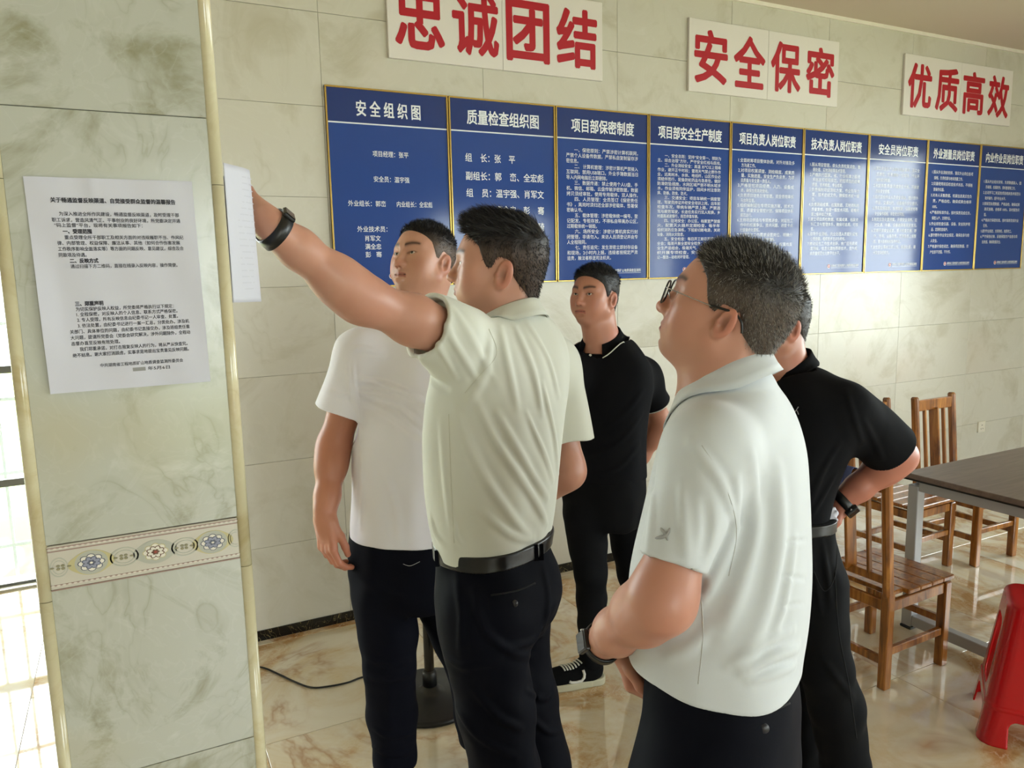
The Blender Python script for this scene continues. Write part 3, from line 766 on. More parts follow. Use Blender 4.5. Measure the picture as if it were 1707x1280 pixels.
# ---------------------------------------------------------------- chairs   (local: seat faces +x, back posts at x=0, width along y)
def make_chair(loc, rz, label):
    c = empty('wooden_chair', loc, label, 'chair', 'honey wooden slat-back chairs')
    c.rotation_euler = (0, 0, rz)
    wd, dp, sh, bh = 0.335, 0.375, 0.392, 0.905
    for s in (-1, 1):
        y = s * wd / 2
        mb = MB()
        pts = [(0.0, 0.0), (0.0, sh), (-0.045, bh)]
        mb.bar((0.0, y, 0.0), (0.0, y, sh + 0.01), 0.042, 0.036, 0.004, (0, 1, 0))
        mb.bar((0.0, y, sh - 0.01), (-0.048, y, bh), 0.042, 0.034, 0.009, (0, 1, 0))
        mb.obj('back_post', M_WOOD, c)
        MB().bar((dp, y, 0), (dp, y, sh - 0.02), 0.040, 0.038, 0.004, (0, 1, 0)).obj('front_leg', M_WOOD, c)
        MB().bar((0.02, y, 0.155), (dp - 0.02, y, 0.155), 0.022, 0.032, 0.003).obj('side_stretcher', M_WOOD, c)
        MB().bar((0.02, y, sh - 0.045), (dp - 0.02, y, sh - 0.045), 0.022, 0.045, 0.003).obj('side_rail', M_WOOD, c)
    MB().bar((0, -wd / 2 + .02, 0.115), (0, wd / 2 - .02, 0.115), 0.022, 0.034, 0.003).obj('back_stretcher', M_WOOD, c)
    MB().bar((dp, -wd / 2 + .02, 0.20), (dp, wd / 2 - .02, 0.20), 0.022, 0.030, 0.003).obj('front_stretcher', M_WOOD, c)
    MB().bar((dp, -wd / 2 + .02, sh - 0.045), (dp, wd / 2 - .02, sh - 0.045), 0.022, 0.045, 0.003).obj('front_rail', M_WOOD, c)
    MB().bar((0, -wd / 2 + .02, sh - 0.045), (0, wd / 2 - .02, sh - 0.045), 0.022, 0.045, 0.003).obj('back_rail', M_WOOD, c)
    n = 5; x0, x1 = 0.022, dp + 0.03
    for k in range(n):
        a = x0 + (x1 - x0) * k / n
        b = x0 + (x1 - x0) * (k + 1) / n
        MB().box(((a + b) / 2, 0, sh), (b - a - 0.002, wd + 0.045 - (0.0 if k else 0.05), 0.02), 0.004).obj('seat_board', M_WOOD, c)
    def bx(z): return -0.048 * (z - sh) / (bh - sh)
    MB().bar((bx(0.85), -wd / 2 + .015, 0.85), (bx(0.85), wd / 2 - .015, 0.85), 0.024, 0.066, 0.004).obj('top_rail', M_WOOD, c)
    MB().bar((bx(0.455), -wd / 2 + .015, 0.455), (bx(0.455), wd / 2 - .015, 0.455), 0.022, 0.034, 0.003).obj('lower_rail', M_WOOD, c)
    for y in (-0.085, 0.085):
        MB().bar((bx(0.46), y, 0.46), (bx(0.83), y, 0.83), 0.022, 0.014, 0.003, (0, 1, 0)).obj('back_slat', M_WOOD, c)
    sp = MB().bar((bx(0.46), 0, 0.46), (bx(0.83), 0, 0.83), 0.062, 0.014, 0.003, (0, 1, 0)).obj('back_splat', M_WOOD, c)
    dk = plain('dark_peg', (42, 24, 12), 0.4) if 'dark_peg' not in bpy.data.materials else bpy.data.materials['dark_peg']
    for z in (0.55, 0.645, 0.74):
        for s in (-1, 1):
            MB().cyl((bx(z) + s * 0.0068, 0, z), 0.007, 0.007, 0.004, 12, Matrix.Rotation(math.pi / 2, 3, 'Y')).obj('peg', dk, sp)
    return c
make_chair((2.590, 2.045, 0), 0.035, 'wooden slat-back chair nearest the viewer, behind the man with hand on hip')
make_chair((3.84, 2.925, 0), -math.pi / 2 + 0.03, 'wooden chair behind the table, its back mostly hidden by the shoulder')
make_chair((4.315, 2.845, 0), -math.pi / 2 - 0.02, 'wooden chair behind the table whose whole slatted back shows at right')

def draped_cloth():
    c = empty('blue_cloth', (2.548, 2.058, 0.62), 'slate blue cloth draped over the back of the nearest wooden chair', 'cloth')
    n, m = 20, 26; v = []
    for j in range(m + 1):
        s = (j / m - 0.5) * 0.30                       # along the drape, over the top rail
        for i in range(n + 1):
            y = (i / n - 0.5) * 0.085 * (1 + 0.25 * abs(s))
            r = 0.022; L_ = math.pi * r
            if abs(s) < L_ / 2: a = s / r; x, z = r * math.sin(a), r * math.cos(a) - r
            else: x, z = math.copysign(r + 0.03 * (abs(s) - L_ / 2), s), -r - (abs(s) - L_ / 2)
            x += 0.006 * math.sin(i * 0.9 + j * 0.15) * min(1, abs(s) * 8)
            v.append((x - 0.005, y, 0.270 + z))
    f = [[j * (n + 1) + i, j * (n + 1) + i + 1, (j + 1) * (n + 1) + i + 1, (j + 1) * (n + 1) + i] for j in range(m) for i in range(n)]
    o = link('cloth', pydata('cloth', v, f), plain('slate_blue_cloth', (56, 66, 108), 0.85), c, None, True)
    md = o.modifiers.new('thickness', 'SOLIDIFY'); md.thickness = 0.002
draped_cloth()
# ---------------------------------------------------------------- implicit-surface modelling kit (numpy)
F32 = np.float32
def A3(p): return np.asarray(p, F32)
def ell(P, c, r, R=None):
    q = P - A3(c)
    if R is not None: q = q @ A3(R)
    r = A3(r)
    k0 = np.sqrt(((q / r) ** 2).sum(1)); k1 = np.sqrt(((q / (r * r)) ** 2).sum(1)) + 1e-9
    return k0 * (k0 - 1) / k1
def sph(P, c, r): return np.sqrt(((P - A3(c)) ** 2).sum(1)) - r
def cone(P, a, b, ra, rb):
    a, b = A3(a), A3(b); ba = b - a
    t = np.clip(((P - a) @ ba) / (ba @ ba + 1e-12), 0, 1)
    q = P - a - t[:, None] * ba
    return np.sqrt((q * q).sum(1)) - (ra + (rb - ra) * t)
def rbox(P, c, h, r, R=None):
    q = P - A3(c)
    if R is not None: q = q @ A3(R)
    q = np.abs(q) - (A3(h) - r)
    return np.sqrt((np.maximum(q, 0) ** 2).sum(1)) + np.minimum(q.max(1), 0) - r
def smin(a, b, k):
    h = np.maximum(k - np.abs(a - b), 0) / k
    return np.minimum(a, b) - h * h * k * 0.25
def smax(a, b, k): return -smin(-a, -b, k)
def sub(a, b, k): return -smin(-a, b, k)
def chain(P, pts, rs, k=0.02):
    d = None
    for i in range(len(pts) - 1):
        e = cone(P, pts[i], pts[i + 1], rs[i], rs[i + 1])
        d = e if d is None else smin(d, e, k)
    return d
def sstep(x, a, b):
    t = np.clip((x - a) / (b - a), 0, 1); return t * t * (3 - 2 * t)

def polygonize(fn, lo, hi, h, proj=2, slack=0.006):
    lo = np.asarray(lo, float); hi = np.asarray(hi, float); B = 4
    nb = np.ceil((hi - lo) / (h * B)).astype(int)
    n = nb * B
    ax = [lo[i] + (np.arange(nb[i]) * B + (B - 1) / 2) * h for i in range(3)]
    C = np.stack(np.meshgrid(*ax, indexing='ij'), -1).reshape(-1, 3).astype(F32)
    dc = np.concatenate([fn(C[i:i + 200000]) for i in range(0, len(C), 200000)])
    V = np.where(dc < 0, -1.0, 1.0).astype(F32).reshape(nb)
    V = V.repeat(B, 0).repeat(B, 1).repeat(B, 2)
    act = np.abs(dc) < h * B * 0.87 * 1.45 + slack
    bi = np.stack(np.unravel_index(np.nonzero(act)[0], nb), -1) * B
    off = np.stack(np.meshgrid(*[np.arange(B)] * 3, indexing='ij'), -1).reshape(-1, 3)
    idx = (bi[:, None, :] + off[None]).reshape(-1, 3)
    for i in range(0, len(idx), 200000):
        q = idx[i:i + 200000]
        V[q[:, 0], q[:, 1], q[:, 2]] = fn((lo + q * h).astype(F32))
    S = V < 0
    cnt = np.zeros(tuple(n - 1), np.uint8)
    cs = [(i, j, k) for i in (0, 1) for j in (0, 1) for k in (0, 1)]
    for (i, j, k) in cs: cnt += S[i:n[0] - 1 + i, j:n[1] - 1 + j, k:n[2] - 1 + k]
    cell = np.stack(np.nonzero((cnt > 0) & (cnt < 8)), -1)
    cid = np.full(tuple(n - 1), -1, np.int32); cid[cell[:, 0], cell[:, 1], cell[:, 2]] = np.arange(len(cell))
    vals = np.stack([V[cell[:, 0] + i, cell[:, 1] + j, cell[:, 2] + k] for (i, j, k) in cs], 1)
    acc = np.zeros((len(cell), 3)); w = np.zeros(len(cell))
    for a in range(8):
        for b in range(a + 1, 8):
            ca, cb = np.array(cs[a]), np.array(cs[b])
            if np.abs(ca - cb).sum() != 1: continue
            va, vb = vals[:, a], vals[:, b]; m = (va < 0) != (vb < 0)
            t = np.where(m, va / np.where(va - vb == 0, 1, va - vb), 0)
            acc += np.where(m[:, None], ca + (cb - ca) * t[:, None], 0); w += m
    P = (lo + (cell + acc / w[:, None]) * h)
    F = []
    for axn in range(3):
        u, v = (axn + 1) % 3, (axn + 2) % 3
        sl0 = [slice(1, n[i] - 1) for i in range(3)]; sl0[axn] = slice(0, n[axn] - 1)
        sl1 = list(sl0); sl1[axn] = slice(1, n[axn])
        s0, s1 = S[tuple(sl0)], S[tuple(sl1)]
        e = np.stack(np.nonzero(s0 != s1), -1)
        flip = s0[e[:, 0], e[:, 1], e[:, 2]]
        o = np.ones(3, int); o[axn] = 0
        e = e + o
        q = []
        for (du, dv) in ((-1, -1), (0, -1), (0, 0), (-1, 0)):
            c = e.copy(); c[:, u] += du; c[:, v] += dv
            q.append(cid[c[:, 0], c[:, 1], c[:, 2]])
        q = np.stack(q, 1); q[~flip] = q[~flip][:, ::-1]
        F.append(q)
    F = np.concatenate(F); F = F[(F >= 0).all(1)]
    for _ in range(proj):
        p = P.astype(F32); e = 0.35 * h
        d = fn(p); g = np.stack([(fn(p + A3([e * (i == k) for k in range(3)])) - d) / e for i in range(3)], 1)
        g2 = (g * g).sum(1) + 1e-6
        st = d / np.maximum(g2, 0.2)
        st = np.clip(st, -0.6 * h, 0.6 * h)
        P = P - st[:, None] * g
    return P, F

def quadmesh(name, P, F, colors=None, smooth=True):
    me = bpy.data.meshes.new(name)
    P = np.asarray(P, np.float32); F = np.asarray(F, np.int32)
    me.vertices.add(len(P)); me.vertices.foreach_set('co', P.ravel())
    k = F.shape[1]
    me.loops.add(len(F) * k); me.loops.foreach_set('vertex_index', F.ravel())
    me.polygons.add(len(F)); me.polygons.foreach_set('loop_start', np.arange(0, len(F) * k, k, dtype=np.int32))
    me.polygons.foreach_set('loop_total', np.full(len(F), k, np.int32))
    if smooth: me.polygons.foreach_set('use_smooth', np.ones(len(F), bool))
    me.update(calc_edges=True)
    if colors is not None:
        ca = me.color_attributes.new('col', 'FLOAT_COLOR', 'POINT')
        c = np.ones((len(P), 4), np.float32); c[:, :3] = colors
        ca.data.foreach_set('color', c.ravel())
    return me
def L3(c): return np.array(lin(c)[:3])

def vn(P, seed, f):
    """cheap smooth value noise from a few sines, about -1..1"""
    r = np.random.RandomState(seed); o = np.zeros(len(P), F32)
    for i in range(6):
        k = r.normal(size=3); k = k / np.linalg.norm(k) * f * r.uniform(0.7, 1.5)
        o += np.sin(P @ A3(k) * 6.283 + r.uniform(0, 6.28)).astype(F32)
    return o / 2.6

# ---------------------------------------------------------------- materials for people
def mat_skin():
    t = NT('skin')
    a = t.n('ShaderNodeAttribute'); a.attribute_name = 'col'
    v = t.obj_vec()
    n = t.noise(v, 60, 3, 0.6)
    c = t.mix(t.math('MULTIPLY', n, 0.16), a.outputs['Color'], lin((176, 116, 96)))
    t.l(c, t.b.inputs['Base Color'])
    t.set(Roughness=0.42)
    t.b.inputs['Specular IOR Level'].default_value = 0.42
    t.b.inputs['Subsurface Weight'].default_value = 0.12
    t.b.inputs['Subsurface Radius'].default_value = (0.012, 0.005, 0.003)
    t.b.inputs['Subsurface Scale'].default_value = 1.0
    t.bump(t.noise(v, 420, 2, 0.5), 0.08, 0.0006)
    return t.m
M_SKIN = mat_skin()
def mat_attr(name, rough, spec=0.4):
    t = NT(name)
    a = t.n('ShaderNodeAttribute'); a.attribute_name = 'col'
    t.l(a.outputs['Color'], t.b.inputs['Base Color']); t.set(Roughness=rough)
    t.b.inputs['Specular IOR Level'].default_value = spec
    return t.m
M_HAIR = mat_attr('hair', 0.5, 0.35)
M_EYE = mat_attr('eye', 0.08, 0.5)
def mat_cloth(name, rgb, rough=0.85, sheen=0.15, weave=900, spec=0.25):
    t = NT(name)
    v = t.obj_vec()
    n = t.noise(v, 7, 3, 0.6)
    c = t.mix(t.math('MULTIPLY', n, 0.14), lin(rgb), lin(tuple(x * 0.82 for x in rgb)))
    t.l(c, t.b.inputs['Base Color']); t.set(Roughness=rough)
    t.b.inputs['Sheen Weight'].default_value = sheen
    t.b.inputs['Sheen Roughness'].default_value = 0.5
    t.b.inputs['Specular IOR Level'].default_value = spec
    t.bump(t.noise(v, weave, 1, 0.5), 0.12, 0.0006)
    return t.m
M_TEE = mat_cloth('white_cotton', (234, 232, 243))
M_POLO2 = mat_cloth('beige_polo', (206, 207, 196), 0.7, 0.2)
M_POLO4 = mat_cloth('grey_polo', (198, 202, 206), 0.62, 0.2)
M_BLACKP = mat_cloth('black_polo_knit', (13, 13, 16), 0.9, 0.0, 900, 0.12)
M_NAVY = mat_cloth('navy_trouser', (8, 9, 18), 0.75, 0.0, 900, 0.08)
M_BLACKT = mat_cloth('black_trouser', (11, 11, 13), 0.85, 0.0, 900, 0.12)
M_DENIM = mat_cloth('dark_denim', (12, 13, 23), 0.9, 0.0, 900, 0.10)
M_LEATHER = plain('black_leather', (14, 13, 13), 0.3)
M_STEEL = plain('steel', (170, 170, 170), 0.25, 0.9)
M_BUTTON = plain('dark_button', (44, 44, 50), 0.35)
M_TIP = plain('white_trim_thread', (205, 202, 192), 0.8)
M_LOGOG = plain('grey_print_mark', (150, 150, 150), 0.7)
M_CANVAS = plain('black_canvas', (7, 7, 8), 0.9, 0, 0.15)
M_RUBBER = plain('offwhite_rubber', (178, 172, 146), 0.6)
M_DSTITCH = plain('dark_stitch', (8, 8, 12), 0.9)
M_SEAM2 = plain('beige_seam', (190, 189, 172), 0.9)
M_SEAM4 = plain('grey_seam', (186, 187, 185), 0.9)

SKIN = L3((190, 140, 116))

# ---------------------------------------------------------------- anatomy
def DP(px, py, t):
    return CAM + (CF + CR * (px - W / 2) / FPX - CU * (py - H / 2) / FPX) * t
def view_h(px):
    d = CF + CR * (px - W / 2) / FPX
    v = d[:2] / np.linalg.norm(d[:2]); return v
def face_dir(px, deg):
    """horizontal direction: 0 = facing the viewer, 90 = facing picture-left, 180 = facing away"""
    v = view_h(px); l = np.array([-v[1], v[0]]); a = math.radians(deg)
    return -v * math.cos(a) + l * math.sin(a)

def head_sdf(P, k):
    """canonical head. x right, y forward, z up, origin between the eyes' level and the skull centre"""
    fat = k.get('fat', 1.0); q = P.copy(); q[:, 0] = np.abs(q[:, 0])
    d = ell(q, (0, -0.014, 0.028), (0.0745, 0.0965, 0.083))
    d = smin(d, ell(q, (0, 0.030, 0.006), (0.064, 0.060, 0.070)), 0.03)
    d = smin(d, ell(q, (0, 0.030, -0.052), (0.055 * fat, 0.056, 0.060)), 0.03)
    d = smin(d, ell(q, (0, 0.062, -0.097), (0.022 * fat, 0.022, 0.018)), 0.032)
    d = smin(d, sph(q, (0.050 * fat, 0.002, -0.060), 0.019), 0.04)
    d = smin(d, sph(q, (0.044, 0.052, -0.022), 0.023), 0.03)
    d = smin(d, ell(q, (0.033 * fat, 0.052, -0.055), (0.024, 0.026, 0.026)), 0.025)
    d = smin(d, ell(q, (0, 0.074, -0.066), (0.026, 0.018, 0.022)), 0.022)
    d = smin(d, cone(q, (0.010, 0.083, 0.018), (0.046, 0.064, 0.020), 0.008, 0.007), 0.018)
    # eye sockets
    d = sub(d, ell(q, (0.032, 0.097, -0.001), (0.019, 0.014, 0.0115)), 0.014)
    # nose
    n = cone(q, (0, 0.086, 0.004), (0, 0.1045, -0.034), 0.0072, 0.0098)
    n = smin(n, sph(q, (0, 0.1045, -0.036), 0.0105), 0.006)
    n = smin(n, ell(q, (0.0115, 0.0950, -0.0385), (0.0078, 0.0105, 0.0075)), 0.008)
    d = smin(d, n, 0.011)
    d = sub(d, ell(q, (0.0068, 0.0995, -0.0468), (0.0036, 0.0052, 0.0040)), 0.003)
    # lips
    up = cone(q, (0, 0.0905, -0.0625), (0.020, 0.0815, -0.0655), 0.0056, 0.0028)
    lo = cone(q, (0, 0.0895, -0.0725), (0.018, 0.0815, -0.0690), 0.0062, 0.0028)
    d = smin(d, up, 0.006); d = smin(d, lo, 0.006)
    m = cone(q, (0, 0.0985, -0.0672), (0.0235, 0.0865, -0.0680), 0.0020, 0.0014)
    d = sub(d, m, 0.003)
    d = sub(d, ell(q, (0, 0.090, -0.0835), (0.014, 0.005, 0.004)), 0.010)
    # eyelids
    e = (0.0315, 0.0725, -0.001)
    lid = ell(q, e, (0.0152, 0.0138, 0.0128))
    op = k.get('eye', 1.0)
    R = np.array([[math.cos(.10), 0, -math.sin(.10)], [0, 1, 0], [math.sin(.10), 0, math.cos(.10)]])
    slit = ell(q, (0.0315, 0.0870, -0.0015), (0.0138, 0.0100, 0.0042 * op), R)
    d = smin(d, lid, 0.006)
    d = sub(d, slit, 0.0022)
    # ears
    ca, sa = math.cos(0.27), math.sin(0.27)
    Rz = np.array([[ca, sa, 0], [-sa, ca, 0], [0, 0, 1.0]]).T
    ct, st_ = math.cos(0.20), math.sin(0.20)
    Rx = np.array([[1, 0, 0], [0, ct, -st_], [0, st_, ct]])
    E = Rz @ Rx
    c = np.array([0.0785, -0.014 + k.get('eary', 0.0), -0.016]); es = k.get('ears', 1.0); qe = c + (q - A3(c)) / F32(es); q0 = q; q = qe.astype(F32)
    ear = ell(q, c, (0.0075, 0.0185, 0.0320), E)
    ear = smin(ear, ell(q, c + E @ np.array([-0.001, 0.006, -0.024]), (0.0065, 0.0105, 0.0130), E), 0.008)
    ear = sub(ear, ell(q, c + E @ np.array([0.0095, 0.0030, 0.000]), (0.0105, 0.0125, 0.0225), E), 0.004)
    ear = sub(ear, ell(q, c + E @ np.array([0.006, 0.0045, -0.004]), (0.0080, 0.0075, 0.0095), E), 0.003)
    ear = smin(ear, ell(q, c + E @ np.array([0.0020, -0.0065, 0.003]), (0.0042, 0.0030, 0.0140), E), 0.003)
    ear = smin(ear, ell(q, c + E @ np.array([0.002, 0.0150, -0.005]), (0.0050, 0.0045, 0.0065), E), 0.004)
    d = smin(d, ear * es, 0.006)
    return d

def skull_sdf(P):
    q = P.copy(); q[:, 0] = np.abs(q[:, 0])
    d = ell(q, (0, -0.014, 0.028), (0.0745, 0.0965, 0.083))
    d = smin(d, ell(q, (0, 0.030, 0.006), (0.064, 0.060, 0.070)), 0.03)
    d = smin(d, sph(q, (0.050, 0.002, -0.060), 0.019), 0.04)
    d = smin(d, cone(q, (0, -0.04, -0.03), (0, -0.045, -0.13), 0.056, 0.050), 0.03)
    return d
HLY = np.array([-0.2, -0.100, -0.075, -0.055, -0.038, -0.028, -0.006, 0.002, 0.010, 0.022, 0.032, 0.042, 0.056, 0.072, 0.088, 0.2])
HLZ = np.array([-0.078, -0.078, -0.070, -0.048, -0.018, 0.012, 0.020, 0.014, -0.006, -0.006, 0.014, 0.038, 0.052, 0.064, 0.078, 0.09])
def hairline(P, k):
    """negative inside the haired region"""
    y = P[:, 1]
    es = 1 - k.get('ears', 1.0)
    return (np.interp(y, HLY, HLZ) - 0.075 * es * np.exp(-((y + 0.014) / 0.018) ** 2)).astype(F32) - P[:, 2]
def hair_thick(P, k):
    top = sstep(P[:, 2], 0.035, 0.085)
    t = k['side'] + (k['top'] - k['side']) * top
    if 'quiff' in k: t = t + k['quiff'] * top * sstep(P[:, 1], -0.02, 0.07)
    return t

def head_color(P, k):
    """skin colours in canonical coordinates"""
    n = len(P); c = np.tile(k.get('skin', SKIN), (n, 1)); q = P.copy(); q[:, 0] = np.abs(q[:, 0])
    def blend(m, col):
        nonlocal c
        c = c * (1 - m[:, None]) + np.asarray(col)[None] * m[:, None]
    red = L3((188, 108, 90))
    blend(0.45 * np.exp(-(((q - A3((0.045, 0.06, -0.035))) / A3((0.022, 0.03, 0.02))) ** 2).sum(1)), red)
    blend(0.5 * np.exp(-(((q - A3((0, 0.105, -0.038))) / A3((0.014, 0.014, 0.012))) ** 2).sum(1)), red)
    blend(0.5 * sstep(q[:, 0], 0.073, 0.086), red)
    st = L3((128, 96, 82))
    blend(0.30 * np.exp(-(((q - A3((0, 0.088, -0.056))) / A3((0.026, 0.02, 0.006))) ** 2).sum(1)), st)
    blend(0.28 * np.exp(-(((q - A3((0, 0.07, -0.098))) / A3((0.04, 0.04, 0.016))) ** 2).sum(1)), st)
    lip = np.exp(-np.maximum(0, np.abs(q[:, 2] + 0.0672 + 0.002 * (q[:, 0] / 0.02) ** 2) - 0.0055) ** 2 / 0.0000016) * (q[:, 0] < 0.0235) * (q[:, 1] > 0.074)
    blend(0.75 * lip, L3((158, 84, 76)))
    ml = np.exp(-((q[:, 2] + 0.0674) / 0.0015) ** 2) * (q[:, 0] < 0.0225) * (q[:, 1] > 0.072)
    blend(0.8 * ml, L3((70, 34, 32)))
    # brows
    bz = 0.0205 + 0.0065 * np.sin(np.clip((q[:, 0] - 0.012) / 0.040, 0, 1) * 2.2)
    bw = 0.0060 * (1 - 0.45 * np.clip((q[:, 0] - 0.03) / 0.026, 0, 1))
    br = np.exp(-((q[:, 2] - bz) / bw) ** 2) * sstep(q[:, 0], 0.009, 0.014) * (1 - sstep(q[:, 0], 0.050, 0.056)) * (q[:, 1] > 0.04)
    blend(0.95 * br, k['haircol'] * 0.9)
    # lash line
    R = 0.10
    dx = (q[:, 0] - 0.0315); dz = (q[:, 2] + 0.0015) - R * dx
    rr = np.sqrt((dx / 0.0138) ** 2 + (dz / (0.0042 * k.get('eye', 1.0))) ** 2)
    ls = np.exp(-((rr - 1.05) / 0.22) ** 2) * (q[:, 1] > 0.068) * (0.35 + 0.65 * (dz > 0))
    blend(0.7 * np.clip(ls, 0, 1), L3((44, 28, 24)))
    # nostrils
    no = np.exp(-(((q - A3((0.0068, 0.0995, -0.0455))) / A3((0.0034, 0.005, 0.0030))) ** 2).sum(1))
    blend(0.8 * no, L3((60, 28, 24)))
    eh = np.exp(-(((q - A3((0.081, -0.011 + k.get('eary', 0.0), -0.018))) / A3((0.008, 0.0065, 0.0105))) ** 2).sum(1))
    blend(0.55 * eh, L3((92, 48, 40)))  # shade inside the ear hollow, painted into the skin colour
    # scalp under short hair
    hl = hairline(P, k); qn = np.abs(P[:, 0]) < 0.0765
    sc = sstep(-hl, -0.004, k.get('sblend', 0.014)) * k.get('stubble', 0.6) * qn
    blend(sc, k['haircol'] * 0.6 + k.get('skin', SKIN) * 0.25)
    return c

class Fig:
    def __init__(s, name, base, fdir, label, group=None):
        s.b = np.array([base[0], base[1], 0.0]); f = np.asarray(fdir, float); s.f = f / np.linalg.norm(f)
        s.X = np.array([s.f[1], -s.f[0], 0.0]); s.Y = np.array([s.f[0], s.f[1], 0.0]); s.Z = np.array([0, 0, 1.0])
        s.R = np.stack([s.X, s.Y, s.Z], 1)          # local -> world
        s.root = empty('person', tuple(s.b), label, 'person', group)
        s.root.rotation_euler = (0, 0, math.atan2(s.R[1, 0], s.R[0, 0]))
    def L(s, w): return (np.asarray(w, float) - s.b) @ s.R
    def Wd(s, l): return np.asarray(l, float) @ s.R.T + s.b
    def px(s, x, y, t): return s.L(DP(x, y, t))
    def dirl(s, v): return np.asarray(v, float) @ s.R
    def rows(s, rows):
        """silhouette rows (py, xl, xr, t, ratio) -> smooth table z,cx,cy,a,b"""
        out = []
        for (py, xl, xr, t, rt) in rows:
            c = s.px((xl + xr) / 2, py, t)
            v = view_h((xl + xr) / 2); p = np.array([v[1], -v[0]])
            cs, sn = abs(p @ s.X[:2]), abs(p @ s.Y[:2])
            wv = (xr - xl) / 2 / FPX * t * math.cos(math.atan(((xl + xr) / 2 - W / 2) / FPX))
            a = wv / math.sqrt(cs * cs + (rt * sn) ** 2)
            out.append((c[2], c[0], c[1], a, a * rt))
        out.sort(); return out
    def mesh(s, name, PF, mat, parent=None, colors=None, smooth=True):
        P, F = PF
        return link(name, quadmesh(name, P, F, colors, smooth), mat, parent or s.root)
    def trace(s, fn, px, py, t0, t1):
        o = s.L(DP(px, py, 0)); d = s.dirl(CF + CR * (px - W / 2) / FPX - CU * (py - H / 2) / FPX)
        n = np.linalg.norm(d); t = t0
        for _ in range(80):
            p = (o + d * t).astype(F32)[None]
            e = float(fn(p)[0])
            if e < 0.0004: break
            t += max(e, 0.0006) * 0.8 / n
            if t > t1: return None
        return o + d * t
    def path(s, fn, pts, t0, t1, n=6):
        pp = smooth_path([np.array(p, float) for p in pts], n) if len(pts) > 2 else [np.array(pts[0]) * (1 - k / n) + np.array(pts[1]) * k / n for k in range(n + 1)]
        out = [s.trace(fn, p[0], p[1], t0, t1) for p in pp]
        return [p for p in out if p is not None]
    def folds(s, fn, specs, t0, t1):
        out = []
        for (pts, amp, wd) in specs:
            q = s.path(fn, pts, t0, t1, 4)
            if len(q) > 1: out.append((np.array(q), amp, wd * 0.82))
        return out

def resample(tab, n=90):
    tab = np.array(tab); z = tab[:, 0]
    zz = np.linspace(z[0], z[-1], n)
    out = np.stack([np.interp(zz, z, tab[:, i]) for i in range(1, 5)], 1)
    for _ in range(int(n * 0.28)):
        out[1:-1] = (out[:-2] + 2 * out[1:-1] + out[2:]) / 4
    return zz, out
def torso_sdf(P, RS, p=2.3, cap=0.03):
    zz, T = RS
    z = P[:, 2]
    cx, cy, a, b = [np.interp(z, zz, T[:, i]).astype(F32) for i in range(4)]
    qx, qy = np.abs((P[:, 0] - cx) / a), np.abs((P[:, 1] - cy) / b)
    n = (qx ** p + qy ** p + 1e-9) ** (1 / p)
    g = np.sqrt((qx ** (p - 1) / a) ** 2 + (qy ** (p - 1) / b) ** 2) / np.maximum(n, 1e-4) ** (p - 1) + 1e-6
    d = (n - 1) / g
    d = smax(d, np.maximum(z - zz[-1], zz[0] - z), cap)
    return d
FOLD_GAIN = 1.7
def fold_disp(P, folds):
    o = np.zeros(len(P), F32)
    for (q, amp, wd) in folds:
        lo, hi = q.min(0) - 3.2 * wd, q.max(0) + 3.2 * wd
        m = np.nonzero(((P > A3(lo)) & (P < A3(hi))).all(1))[0]
        if not len(m): continue
        p = P[m]; best = None; n = len(q) - 1
        for i in range(n):
            a, b = A3(q[i]), A3(q[i + 1]); ba = b - a
            t = np.clip(((p - a) @ ba) / (ba @ ba + 1e-9), 0, 1)
            r = p - a - t[:, None] * ba
            d2 = (r * r).sum(1); u = (i + t) / n
            if best is None: best, bu = d2, u
            else:
                k = d2 < best; best = np.where(k, d2, best); bu = np.where(k, u, bu)
        tp = np.clip(np.sin(np.clip(bu, 0.04, 0.96) * math.pi), 0, 1) ** 0.6
        x = best / (wd * wd)
        o[m] += FOLD_GAIN * amp * tp * (np.exp(-x) - 0.45 * np.exp(-x / 3.2))
    return o

def arm_sdf(P, S, E, Wp, sc=1.0, su=None):
    S, E, Wp = map(np.asarray, (S, E, Wp))
    m1 = S + (E - S) * 0.45; f1 = E + (Wp - E) * 0.28
    su = su or sc
    d = chain(P, [S, m1, E], [0.056 * su, 0.052 * su, 0.0215 * (su + sc)], 0.03)
    d = smin(d, chain(P, [E, f1, E + (Wp - E) * 0.72, Wp], [0.042 * sc, 0.0445 * sc, 0.0345 * sc, 0.0265 * sc], 0.03), 0.05)
    return d

